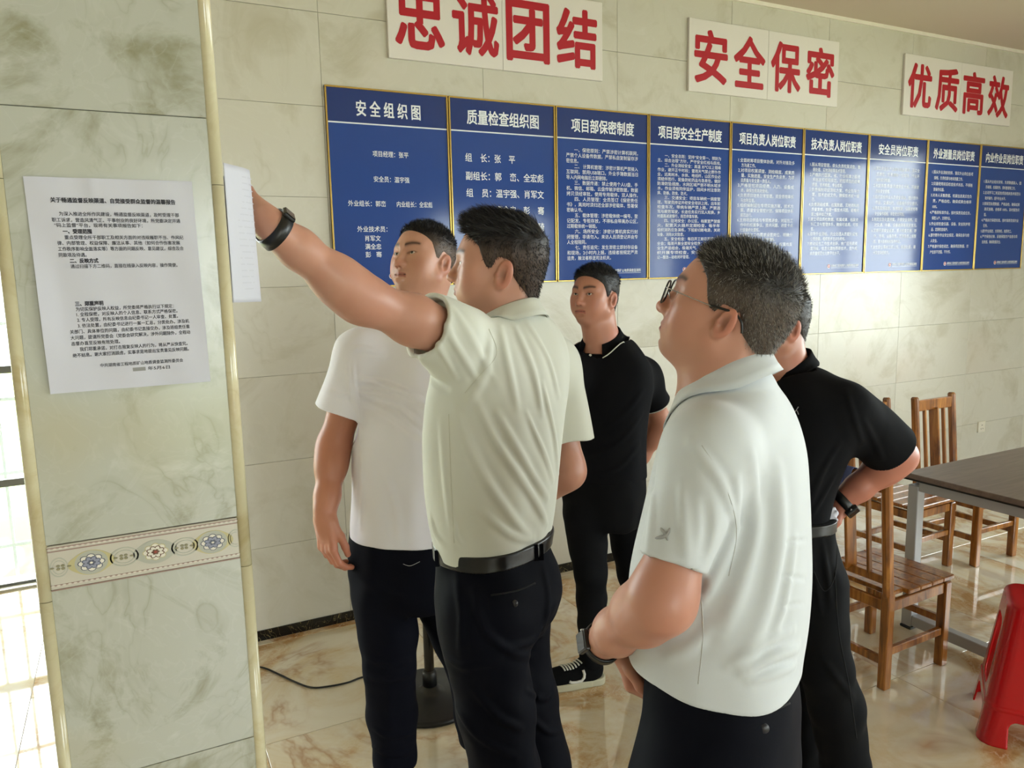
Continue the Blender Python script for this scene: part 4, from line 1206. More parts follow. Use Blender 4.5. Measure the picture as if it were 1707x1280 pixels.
def hand_sdf(P, w, d, n, side, curl=(0.35, 0.35, 0.35, 0.35), thumb=(0.7, 0.35), sc=1.0, spread=0.06):
    """w wrist, d finger direction, n back-of-hand direction, side 'l'/'r'"""
    d = np.asarray(d, float); d /= np.linalg.norm(d)
    n = np.asarray(n, float); n = n - d * (n @ d); n /= np.linalg.norm(n)
    u = np.cross(n, d) if side == 'r' else np.cross(d, n)       # towards the thumb
    w = np.asarray(w, float)
    def pt(a, b, c): return w + (u * a + d * b + n * c) * sc
    R = np.stack([u, d, n], 1)
    pal = rbox(P, pt(-0.001, 0.052, 0), np.array((0.038, 0.046, 0.0125)) * sc, 0.012 * sc, R)
    pal = smin(pal, cone(P, pt(0, -0.02, 0), pt(-0.002, 0.03, 0), 0.0235 * sc, 0.021 * sc), 0.03 * sc)
    pal = smin(pal, ell(P, pt(0.022, 0.034, -0.010), np.array((0.018, 0.032, 0.015)) * sc, R), 0.014 * sc)
    pal = smin(pal, ell(P, pt(-0.024, 0.040, -0.008), np.array((0.014, 0.034, 0.013)) * sc, R), 0.012 * sc)
    out = pal
    fing = [(0.0285, 0.092, (0.043, 0.026, 0.021), 0.0092, spread * 1.3), (0.0095, 0.097, (0.047, 0.030, 0.022), 0.0095, spread * 0.3), (-0.0105, 0.094, (0.043, 0.028, 0.021), 0.0089, -spread * 0.6), (-0.0290, 0.085, (0.034, 0.020, 0.018), 0.0078, -spread * 1.7)]
    for (a, b, ls, r, sp), cv in zip(fing, curl):
        cv3 = cv if isinstance(cv, (tuple, list)) else (cv, cv * 1.15, cv * 0.75)
        p = pt(a, b - 0.012, 0.001); ang = 0.0
        pts = [p, pt(a, b, 0.002)]; rs = [r * 1.12, r * 1.12]
        for L_, cvj, rr in zip(ls, cv3, (1.0, 0.92, 0.80)):
            ang += cvj
            v = (d * math.cos(ang) - n * math.sin(ang)) + u * sp * math.cos(ang)
            v /= np.linalg.norm(v)
            pts.append(pts[-1] + v * L_ * sc); rs.append(r * rr)
        f = chain(P, pts, [x * sc for x in rs], 0.004)
        out = smin(out, f, 0.007 * sc)
    # thumb leaves the side of the palm near its base
    p0 = pt(0.020, 0.020, -0.008)
    sp_, cu = thumb
    v = u * math.sin(sp_) + d * math.cos(sp_) - n * 0.35; v /= np.linalg.norm(v)
    p1 = p0 + v * 0.044 * sc
    v2 = u * math.sin(sp_ - cu) + d * math.cos(sp_ - cu) - n * 0.32; v2 /= np.linalg.norm(v2)
    p2 = p1 + v2 * 0.033 * sc
    v3 = u * math.sin(sp_ - 1.7 * cu) + d * math.cos(sp_ - 1.7 * cu) - n * 0.30; v3 /= np.linalg.norm(v3)
    p3 = p2 + v3 * 0.024 * sc
    th = chain(P, [p0, p1, p2, p3], [0.0150 * sc, 0.0120 * sc, 0.0105 * sc, 0.0088 * sc], 0.006)
    return smin(out, th, 0.006 * sc)

def bounds(pts, m):
    pts = np.array(pts); return pts.min(0) - m, pts.max(0) + m

def rot_head(yaw_dir, pitch, roll=0.0):
    """columns right, forward, up (local frame of the figure); yaw_dir: horizontal forward 2-vector"""
    y = np.array([yaw_dir[0], yaw_dir[1], 0.0]); y /= np.linalg.norm(y)
    x = np.array([y[1], -y[0], 0.0]); z = np.array([0, 0, 1.0])
    f = y * math.cos(pitch) + z * math.sin(pitch)
    u = -y * math.sin(pitch) + z * math.cos(pitch)
    r = x * math.cos(roll) + u * math.sin(roll); u2 = -x * math.sin(roll) + u * math.cos(roll)
    return np.stack([r, f, u2], 1)

def build_head(fg, c, R, k, neck, nr, h=0.0024):
    """returns mesh pieces for head+neck (in the figure's frame) and builds hair and eyes"""
    s = k['s']; c = np.asarray(c, float)
    def to_c(P): return ((P - A3(c)) @ A3(R)) / F32(s)
    nb = np.asarray(neck, float)
    def C(x, y, z): return c + R @ (np.array([x, y, z]) * s)
    n0 = C(0, -0.028, -0.045); n1 = C(0, -0.022, -0.085)
    jr = C(0, 0.018, -0.088)
    def fn(P):
        d = head_sdf(to_c(P), k) * s
        nk = cone(P, n0, nb + np.array([0, 0, 0.005]), nr * 1.02, nr)
        nk = smin(nk, cone(P, jr, nb + np.array([0, 0.02, -0.01]), nr * 0.62, nr * 0.8), 0.04)
        nk = smin(nk, cone(P, nb, nb + np.array([0, 0.0, -0.07]), nr, nr * 1.5), 0.03)
        return smin(d, nk, 0.022)
    lo, hi = bounds([C(0.1, 0.12, 0.12), C(-0.1, -0.12, 0.12), C(-0.1, 0.12, -0.12), C(0.1, -0.12, -0.1), C(0.1, 0.12, -0.12), C(-0.1, -0.12, -0.12), C(-0.1, 0.12, 0.12), C(0.1, -0.12, 0.12), nb - np.array([0, 0, 0.05])], 0.03)
    lo[2] = nb[2] - 0.045
    P, F = polygonize(fn, lo, hi, h, 2)
    col = head_color(to_c(P.astype(F32)), k)
    # hair shell
    def hfn(P):
        q = to_c(P)
        hl = hairline(q, k); sk = skull_sdf(q)
        th = hair_thick(q, k) * np.clip(-hl / k.get('fade', 0.022), 0, 1) ** 0.7
        th = th + k.get('lump', 0.0005) * vn(q, 5, 40) * np.clip(-hl / 0.03, 0, 1) + k.get('clump', 0.0) * vn(q * A3((1.6, 0.5, 1)), 9, 26) * sstep(q[:, 2], 0.04, 0.09)
        d = sk - th
        d = smax(d, (hl * 0.8).astype(F32), 0.004)
        d = smax(d, -(sk + 0.006), 0.002)
        e = ell(np.abs(q * A3((1, 1, 1))) * A3((1, 0, 0)) + q * A3((0, 1, 1)), (0.080, -0.012 + k.get('eary', 0.0), -0.015), np.array((0.012, 0.020, 0.033)) * k.get('ears', 1.0))
        d = smax(d, -e, 0.003)
        return d * s
    HP, HF = polygonize(hfn, lo, hi, h * 1.15, 1)
    q = to_c(HP.astype(F32))
    rg = np.random.RandomState(3 + int(1000 * abs(c[0])))
    hc = k['haircol']; base = np.tile(hc, (len(HP), 1)) * (0.75 + 0.35 * np.clip(vn(q, 21, 70), -1, 1))[:, None]
    sidem = (1 - sstep(q[:, 2], 0.02, 0.075)) * k.get('sidefade', 0.0)
    sidecol = k.get('sidecol', k.get('skin', SKIN) * 0.5)
    base = base * (1 - sidem[:, None]) + sidecol[None] * sidem[:, None]
    hair = link('hair', quadmesh('hair', HP, HF, np.clip(base, 0.001, 1)), M_HAIR, fg.root)
    # single strands standing out of the shell, joined into the same hair mesh
    e1 = HP[HF[:, 1]] - HP[HF[:, 0]]; e2 = HP[HF[:, 3]] - HP[HF[:, 0]]
    nn = np.cross(e1, e2); ar = np.linalg.norm(nn, axis=1); nn /= ar[:, None] + 1e-12
    fc = HP[HF].mean(1); qc = to_c(fc.astype(F32))
    nl = nn @ R
    okk = (skull_sdf(qc) > 0.0006) & (hairline(qc, k) < -0.001)
    pr = ar * okk; pr /= pr.sum()
    N = k.get('strands', 5000)
    ii = rg.choice(len(HF), N, p=pr)
    root = fc[ii] - nn[ii] * 0.002; qr = qc[ii]
    top = sstep(qr[:, 2], 0.035, 0.085)
    ln = (k['slen'][0] + (k['slen'][1] - k['slen'][0]) * top) * rg.uniform(0.6, 1.25, N)
    comb = np.array(k.get('comb', (0, 0.5, 0.2)))
    cd = comb[None] * top[:, None] + np.array([0, -0.25, -0.9])[None] * (1 - top[:, None])
    dv = nl[ii] * k.get('stand', 0.7) + cd + rg.normal(size=(N, 3)) * k.get('mess', 0.22)
    dv /= np.linalg.norm(dv, axis=1)[:, None]
    dw = dv @ R.T
    sd = np.cross(dw, nn[ii] + rg.normal(size=(N, 3)) * 0.6); sd /= np.linalg.norm(sd, axis=1)[:, None] + 1e-9
    wd = k.get('sw', 0.0005)
    mid = root + dw * ln[:, None] * 0.55 + nn[ii] * ln[:, None] * 0.03
    tip = root + dw * ln[:, None] - np.cross(sd, dw) * 0 + (cd @ R.T) * ln[:, None] * 0.15
    V = np.stack([root - sd * wd, root + sd * wd, mid - sd * wd * 0.8, mid + sd * wd * 0.8, tip - sd * wd * .15, tip + sd * wd * .15], 1).reshape(-1, 3)
    b = np.arange(N)[:, None] * 6
    FF = np.concatenate([b + np.array([[0, 1, 3, 2]]), b + np.array([[2, 3, 5, 4]])])
    gr = rg.uniform(size=N) < k.get('grey', 0.0) * (0.35 + 0.65 * (1 - top) + 0.2)
    cc = hc[None] * rg.uniform(0.5, 1.5, N)[:, None]
    cc = np.where(gr[:, None], L3((150, 146, 140))[None] * rg.uniform(0.5, 1.1, N)[:, None], cc)
    st = quadmesh('hair_strands', V, FF, np.repeat(np.clip(cc, 0.001, 1), 6, 0), False)
    o = link('hair_strands', st, M_HAIR, hair); o['kind'] = 'stuff'
    # eyes
    gz = np.asarray(k.get('gaze', (0, 1, 0.1)), float); gz /= np.linalg.norm(gz)
    for sx in (-1, 1):
        ec = C(sx * 0.0315, 0.0732, -0.001)
        n1_, n2_ = 18, 28; v = []; f = []; cl = []
        a = np.cross(gz, (0, 0, 1.0)); a /= np.linalg.norm(a); bb = np.cross(a, gz)
        for i in range(n1_ + 1):
            th = math.pi * i / n1_
            for j in range(n2_):
                ph = 2 * math.pi * j / n2_
                vv = gz * math.cos(th) + (a * math.cos(ph) + bb * math.sin(ph)) * math.sin(th)
                v.append(ec + R @ (vv * 0.0121 * s))
                deg = math.degrees(th)
                cl.append(L3((6, 5, 5)) if deg < 13 else (L3((34, 20, 14)) if deg < 29 else L3((205, 196, 190))))
        for i in range(n1_):
            for j in range(n2_):
                f.append([i * n2_ + j, i * n2_ + (j + 1) % n2_, (i + 1) * n2_ + (j + 1) % n2_, (i + 1) * n2_ + j])
        link('eye', quadmesh('eye', v, f, np.array(cl)), M_EYE, fg.root)
    return (P, F, col), C, fn

def join_body(fg, parts):
    P, F, Cc = [], [], []; b = 0
    for (p, f, c) in parts:
        P.append(p); F.append(f + b); b += len(p); Cc.append(c)
    me = quadmesh('body', np.concatenate(P), np.concatenate(F), np.concatenate(Cc))
    return link('body', me, M_SKIN, fg.root)

def skin_arm(fg, S, E, Wp, hand, side, tone, sc=1.0, h=0.003, su=None):
    """arm from mid upper arm to finger tips in one surface"""
    S, E, Wp = map(lambda x: np.asarray(x, float), (S, E, Wp))
    up = E - S; up /= np.linalg.norm(up)
    def fn(P):
        d = arm_sdf(P, S, E, Wp, sc, su)
        d = smin(d, hand_sdf(P, Wp, side=side, **hand), 0.028)
        return smax(d, -((P - A3(S)) @ A3(up)) + 0.0, 0.01)
    hd = np.asarray(hand['d'], float); hd /= np.linalg.norm(hd)
    pts = [S, E, Wp, Wp + hd * 0.20, Wp + hd * 0.06 + np.array([.07, .07, .07]), Wp + hd * 0.06 - np.array([.07, .07, .07])]
    lo, hi = bounds(pts, 0.065)
    P, F = polygonize(fn, lo, hi, h, 2)
    # colour: warmer elbow and knuckles
    c = np.tile(tone, (len(P), 1)); p = P.astype(F32)
    w1 = np.exp(-((p - A3(E)) ** 2).sum(1) / 0.05 ** 2)[:, None] * 0.30
    c = c * (1 - w1) + L3((182, 100, 82))[None] * w1
    dd = ((p - A3(Wp)) @ A3(hd))
    w2 = sstep(dd, 0.03, 0.12)[:, None] * 0.25
    c = c * (1 - w2) + L3((176, 100, 84))[None] * w2
    w3 = (0.12 * np.clip(vn(p, 3, 14), 0, 1))[:, None]
    c = c * (1 - w3) + L3((170, 104, 80))[None] * w3
    return (P, F, c), fn

def watch(fg, afn, Wp, E, n, off=0.028, case=(0.020, 0.017, 0.006), strap_w=0.011):
    """strap and case fitted round the wrist surface; n = outward direction of the dial"""
    Wp, E, n = [np.asarray(x, float) for x in (Wp, E, n)]
    ax = Wp - E; ax /= np.linalg.norm(ax)
    c = Wp - ax * off
    n = n - ax * (n @ ax); n /= np.linalg.norm(n); t = np.cross(ax, n)
    m = 48
    rad = np.zeros((2, m))
    for zi, zo in enumerate((-strap_w, strap_w)):
        for k in range(m):
            d = n * math.cos(2 * math.pi * k / m) + t * math.sin(2 * math.pi * k / m)
            r = 0.012
            for _ in range(25):
                e = float(afn((c + ax * zo + d * r)[None].astype(F32))[0])
                if e > -0.0003 or r > 0.06: break
                r += max(-e * 0.8, 0.0004)
            rad[zi, k] = min(r, 0.045)
    for _ in range(3): rad = (np.roll(rad, 1, 1) + 2 * rad + np.roll(rad, -1, 1)) / 4
    rad += 0.0012
    v, f = [], []
    for k in range(m):
        a = 2 * math.pi * k / m
        d = n * math.cos(a) + t * math.sin(a)
        for (q, th, zz) in ((0, 0, -strap_w), (0, 0.0034, -strap_w), (1, 0.0034, strap_w), (1, 0, strap_w)):
            v.append(c + d * (rad[q, k] + th) + ax * zz)
    for k in range(m):
        for q in range(4): f.append([k * 4 + q, k * 4 + (q + 1) % 4, ((k + 1) % m) * 4 + (q + 1) % 4, ((k + 1) % m) * 4 + q])
    w = link('watch', quadmesh('watch', v, np.array(f)), M_BLACKPL, fg.root)
    r = rad[:, 0].mean()
    M3 = Matrix((tuple(t), tuple(ax), tuple(n))).transposed()
    MB().box(tuple(c + n * (r + 0.004)), (case[0] * 2, case[1] * 2, case[2] * 2), 0.003, M3, 2).obj('watch_case', M_BLACKPL, w)
    MB().box(tuple(c + n * (r + 0.0045 + case[2])), (case[0] * 1.7, case[1] * 1.7, 0.0016), 0.0006, M3).obj('watch_face', M_BLACKGL, w)
    MB().box(tuple(c + n * (r + 0.004) + t * (case[0] + 0.002)), (0.004, 0.006, 0.005), 0.001, M3).obj('crown', M_STEEL, w)
    return w

def collar(fg, c, tilt, rx, ry, stand, flap, mat, open_deg=24, flare=0.020, trim=None, back_up=0.0, name='collar', sfn=None, parent=None, roll=0.0):
    """folded polo collar: stand, fold and outer flap swept round the neck. c centre of its base, tilt = how much lower in front"""
    n = 72; v, f = [], []; m = None; c = np.asarray(c, float)
    prof = [(0.0, 0.0), (0.0, 0.4), (0.001, 0.8), (0.003, 1.0), (0.0065, 1.08), (0.0105, 1.0), ('f', 0.30), ('f', 0.65), ('f', 1.0), ('g', 1.0), ('g', 0.55), ('g', 0.2), (0.0075, 0.92), (0.0045, 0.85), (0.0035, 0.5), (0.0025, 0.0)]
    m = len(prof)
    edge = []
    for i in range(n + 1):
        u = i / n; th = math.radians(open_deg + (360 - 2 * open_deg) * u)   # 0 = front, going round
        dx, dy = math.sin(th), math.cos(th)
        fr = 0.5 + 0.5 * math.cos(th)                                       # 1 in front
        fl = flap * (1 + 0.45 * max(0, (fr - 0.55) / 0.45) ** 2)
        st = stand * (1 - 0.25 * fr) + back_up * (1 - fr)
        for (pr, pz) in prof:
            if isinstance(pr, str):
                o = 0.0115 + flare * pz * (0.6 + 0.4 * pz); z = st - fl * pz
                if pr == 'g': o -= 0.0028
            else: o = pr; z = st * pz
            x = dx * (rx + o); y = dy * (ry + o)
            zz = z - tilt * (y / ry) * 0.5 + roll * x
            pt = c + np.array([x, y, zz])
            if sfn is not None and isinstance(pr, str):
                want = 0.0048 if pr == 'f' else 0.0020
                for _ in range(8):
                    e = float(sfn(pt[None].astype(F32))[0])
                    if e >= want: break
                    pt = pt + np.array([dx * 0.35, dy * 0.35, 1.0]) * (want - e) * 0.8
            v.append(pt)
        edge.append(v[-m + 8])
    for i in range(n):
        for q in range(m):
            f.append([i * m + q, i * m + (q + 1) % m, (i + 1) * m + (q + 1) % m, (i + 1) * m + q])
    me = quadmesh(name, v, np.array(f))
    o = link(name, me, mat, parent or fg.root)
    if trim:
        mb = MB().tube([tuple(p + np.array([0, 0, 0.002])) for p in edge[::2]], 0.0022, 6)
        mb.obj('collar_tipping', trim, o, None, True)
    return o, edge

def seam(fg, fn, pts, t0, t1, mat, r, parent, name='seam', n=8, lift=0.0):
    q = fg.path(fn, pts, t0, t1, n)
    if len(q) < 2: return None
    return MB().tube([tuple(p) for p in q], r, 6).obj(name, mat, parent, None, True)
# ---------------------------------------------------------------- garments
class Shirt:
    def __init__(s, RS, neck, arms, hem=None, nr=0.066, k=0.05, trap=(0.060, 0.066), belly=None, p=2.3, sk=0.035, neckcut=True):
        """arms: list of (S, E, fraction, r0, r1)"""
        s.RS, s.neck, s.arms, s.hem, s.nr, s.k, s.trap, s.p, s.sk = RS, np.asarray(neck, float), arms, hem, nr, k, trap, p, sk
        s.folds = []; s.noise = (0.0, 1); s.belly = belly; s.extra = None
    def base(s, P):
        d = torso_sdf(P, s.RS, s.p)
        if s.belly is not None: d = smin(d, ell(P, *s.belly), 0.08)
        n = s.neck
        for (S, E, fr, r0, r1) in s.arms:
            S, E = np.asarray(S, float), np.asarray(E, float)
            d = smin(d, cone(P, n + np.array([0, -0.005, -0.062]), S + np.array([0, 0, -0.012]), s.trap[0], s.trap[1]), s.k)
        d = smin(d, cone(P, n + np.array([0, -0.008, -0.085]), n + np.array([0, 0.004, 0.01]), 0.080, s.nr + 0.003), 0.03)
        for (S, E, fr, r0, r1) in s.arms:
            S, E = np.asarray(S, float), np.asarray(E, float)
            ax = E - S; L_ = float(np.linalg.norm(ax)); ax /= L_
            q = (P - A3(S)) @ A3(ax)
            sl = cone(P, S, S + ax * L_ * (fr + 0.1), r0, r1)
            sl = smax(sl, q - L_ * fr, 0.004)
            d = smin(d, sl, s.sk)
        return d
    def __call__(s, P):
        d = s.base(P)
        if s.folds: d = d - fold_disp(P, s.folds)
        if s.noise[0]: d = d - s.noise[0] * vn(P * A3((1, 1, 0.45)), s.noise[1], 9)
        if s.extra is not None: d = s.extra(P, d)
        for (S, E, fr, r0, r1) in s.arms:
            S, E = np.asarray(S, float), np.asarray(E, float)
            ax = E - S; L_ = float(np.linalg.norm(ax)); ax /= L_
            q = (P - A3(S)) @ A3(ax)
            ro = r0 + (r1 - r0) * fr / (fr + 0.1)
            inn = cone(P, S + ax * L_ * (fr - 0.12), S + ax * L_ * (fr + 0.1), ro - 0.011, ro - 0.009)
            inn = smax(inn, -(q - (L_ * fr - 0.028)), 0.004)
            d = sub(d, inn, 0.002)
        if s.hem is not None:
            hz, hx, hy = s.hem                       # z = hz + hx*x + hy*y
            d = smax(d, (hz + hx * P[:, 0] + hy * P[:, 1]) - P[:, 2], 0.006)
        n = s.neck
        rr = np.sqrt((P[:, 0] - n[0]) ** 2 + (P[:, 1] - n[1]) ** 2) - 0.12
        pl = (n[2] - 0.012 - 0.45 * (P[:, 1] - n[1])) - P[:, 2]
        d = sub(d, np.maximum(pl, rr).astype(F32), 0.004)
        return d
    def build(s, fg, mat, h=0.004, name='shirt', z0=None):
        zz, T = s.RS
        pts = [np.array([T[:, 0].min() - T[:, 2].max(), T[:, 1].min() - T[:, 3].max(), zz[0]]), np.array([T[:, 0].max() + T[:, 2].max(), T[:, 1].max() + T[:, 3].max(), zz[-1] + 0.05])]
        if s.belly is not None: pts += [np.array(s.belly[0]) + np.array(s.belly[1]), np.array(s.belly[0]) - np.array(s.belly[1])]
        for (S, E, fr, r0, r1) in s.arms:
            S, E = np.asarray(S, float), np.asarray(E, float)
            pts += [S, S + (E - S) * fr]
        lo, hi = bounds(pts, 0.10)
        lo[2] = zz[0] - 0.03
        return fg.mesh(name, polygonize(s, lo, hi, h, 2), mat)

class Trousers:
    def __init__(s, RS, legs, waist, p=2.4, k=0.05):
        """legs: list of lists of (point, radius); waist plane z = w0 + wx x + wy y"""
        s.RS, s.legs, s.waist, s.p, s.k = RS, legs, waist, p, k
        s.folds = []; s.noise = (0.0, 1); s.cuffz = 0.035
    def base(s, P):
        d = torso_sdf(P, s.RS, s.p, 0.02)
        ds = None
        for lg in s.legs:
            e = chain(P, [a for a, r in lg], [r for a, r in lg], 0.02)
            ds = e if ds is None else smin(ds, e, 0.035)
        return smin(d, ds, s.k)
    def __call__(s, P):
        d = s.base(P)
        if s.folds: d = d - fold_disp(P, s.folds)
        if s.noise[0]: d = d - s.noise[0] * vn(P * A3((1, 1, 0.8)), s.noise[1], 10)
        w = s.waist
        d = smax(d, P[:, 2] - (w[0] + w[1] * P[:, 0] + w[2] * P[:, 1]), 0.004)
        d = smax(d, s.cuffz - P[:, 2], 0.006)
        return d
    def build(s, fg, mat, h=0.005, name='trousers'):
        pts = []
        zz, T = s.RS
        pts += [np.array([T[:, 0].min() - T[:, 2].max(), T[:, 1].min() - T[:, 3].max(), zz[0]]), np.array([T[:, 0].max() + T[:, 2].max(), T[:, 1].max() + T[:, 3].max(), zz[-1]])]
        for lg in s.legs: pts += [np.asarray(a, float) for a, r in lg]
        lo, hi = bounds(pts, 0.11); lo[2] = 0.02
        return fg.mesh(name, polygonize(s, lo, hi, h, 2), mat)
    def belt(s, fg, mat, width=0.034, th=0.0045, drop=0.018, h=0.003):
        w = s.waist
        def fn(P):
            d = torso_sdf(P, s.RS, s.p, 0.02)
            zc = P[:, 2] - (w[0] + w[1] * P[:, 0] + w[2] * P[:, 1]) + drop
            b = smax(d - th, np.abs(zc) - width / 2, 0.003)
            return smax(b, -(d + 0.004), 0.002)
        zz, T = s.RS
        lo = np.array([T[:, 0].min() - T[:, 2].max() - 0.03, T[:, 1].min() - T[:, 3].max() - 0.03, w[0] - 0.10])
        hi = np.array([T[:, 0].max() + T[:, 2].max() + 0.03, T[:, 1].max() + T[:, 3].max() + 0.03, w[0] + 0.10])
        return fg.mesh('belt', polygonize(fn, lo, hi, h, 1), mat)

def trunk_body(fg, RS, legs, neck, tone, arms, shrink=0.028):
    """plain trunk and legs inside the clothes, so the figure is complete"""
    def fn(P):
        d = torso_sdf(P, RS, 2.2) + shrink
        for lg in legs: d = smin(d, chain(P, [a for a, r in lg], [max(r - shrink - 0.006, 0.028) for a, r in lg], 0.02), 0.05)
        for (S, E) in arms:
            S, E = np.asarray(S, float), np.asarray(E, float)
            d = smin(d, cone(P, S, S + (E - S) * 0.3, 0.05, 0.047), 0.04)
        d = smin(d, cone(P, np.asarray(neck) + np.array([0, 0, -0.09]), np.asarray(neck) + np.array([0, 0, -0.02]), 0.06, 0.05), 0.04)
        return d
    zz, T = RS
    pts = [np.array([T[:, 0].min() - T[:, 2].max(), T[:, 1].min() - T[:, 3].max(), zz[0]]), np.array([T[:, 0].max() + T[:, 2].max(), T[:, 1].max() + T[:, 3].max(), zz[-1]])]
    for lg in legs: pts += [np.asarray(a, float) for a, r in lg]
    for a in arms: pts.append(np.asarray(a[0], float))
    lo, hi = bounds(pts, 0.05)
    P, F = polygonize(fn, lo, hi, 0.012, 1)
    return (P, F, np.tile(tone, (len(P), 1)))

def shoe(fg, ankle, toe_dir, mat, L_=0.275, name='shoe', laces=False, side='l'):
    """ankle: local point above the heel; toe_dir: horizontal local direction"""
    d = np.array([toe_dir[0], toe_dir[1], 0.0]); d /= np.linalg.norm(d); u = np.array([d[1], -d[0], 0]); z = np.array([0, 0, 1.0])
    R = np.stack([u, d, z], 1)
    heel = np.array([ankle[0], ankle[1], 0.0]) - d * 0.055
    o = heel + d * L_ * 0.5
    def tl(P): return (P - A3(o)) @ A3(R)
    def prof(q):
        t = q[:, 1] / (L_ / 2)
        w = 0.041 + 0.009 * np.exp(-((t - 0.35) / 0.45) ** 2) - 0.002 * (t < -0.5)
        e = np.maximum(np.abs(t) - 0.72, 0) / 0.28
        return w * np.sqrt(np.clip(1 - e * e, 0, 1)) + 0.0001
    def upper(P):
        q = tl(P)
        d1 = ell(q, (0, 0.020, 0.034), (0.045, L_ * 0.475, 0.052))
        d1 = smin(d1, ell(q, (0, -0.062, 0.065), (0.038, 0.062, 0.050)), 0.03)
        d1 = smin(d1, ell(q, (0, 0.075, 0.030), (0.044, 0.058, 0.036)), 0.02)
        d1 = smin(d1, cone(q, (0, -0.075, 0.06), (0, -0.068, 0.105), 0.040, 0.038), 0.03)
        d1 = smax(d1, q[:, 2] - (0.102 - 0.25 * np.clip(q[:, 1] + 0.03, -0.2, 0.02)), 0.008)
        return smax(d1, 0.012 - q[:, 2], 0.004)
    def sole(P):
        q = tl(P)
        w = prof(q)
        d1 = np.maximum(np.abs(q[:, 0]) - w - 0.003, np.abs(q[:, 1]) - L_ / 2)
        return smax(d1 * 0.7, np.abs(q[:, 2] - 0.0155) - 0.0155, 0.005)
    lo, hi = bounds([o + d * 0.16, o - d * 0.16, o + np.array([0, 0, 0.12]), np.array([o[0], o[1], 0])], 0.06); lo[2] = -0.012
    s = fg.mesh(name, polygonize(upper, lo, hi, 0.004, 2), mat)
    ss = link('sole', quadmesh('sole', *polygonize(sole, lo, hi, 0.004, 1)), M_RUBBER if laces else M_LEATHER, s)
    return s, upper, (o, R)

def finish(fg): pass
# ================================================================ the five men
HB = L3((26, 22, 22)); HG = L3((48, 44, 42))

def hang(a, b, n=3): return [np.asarray(a) + (np.asarray(b) - np.asarray(a)) * i / n for i in range(n + 1)]

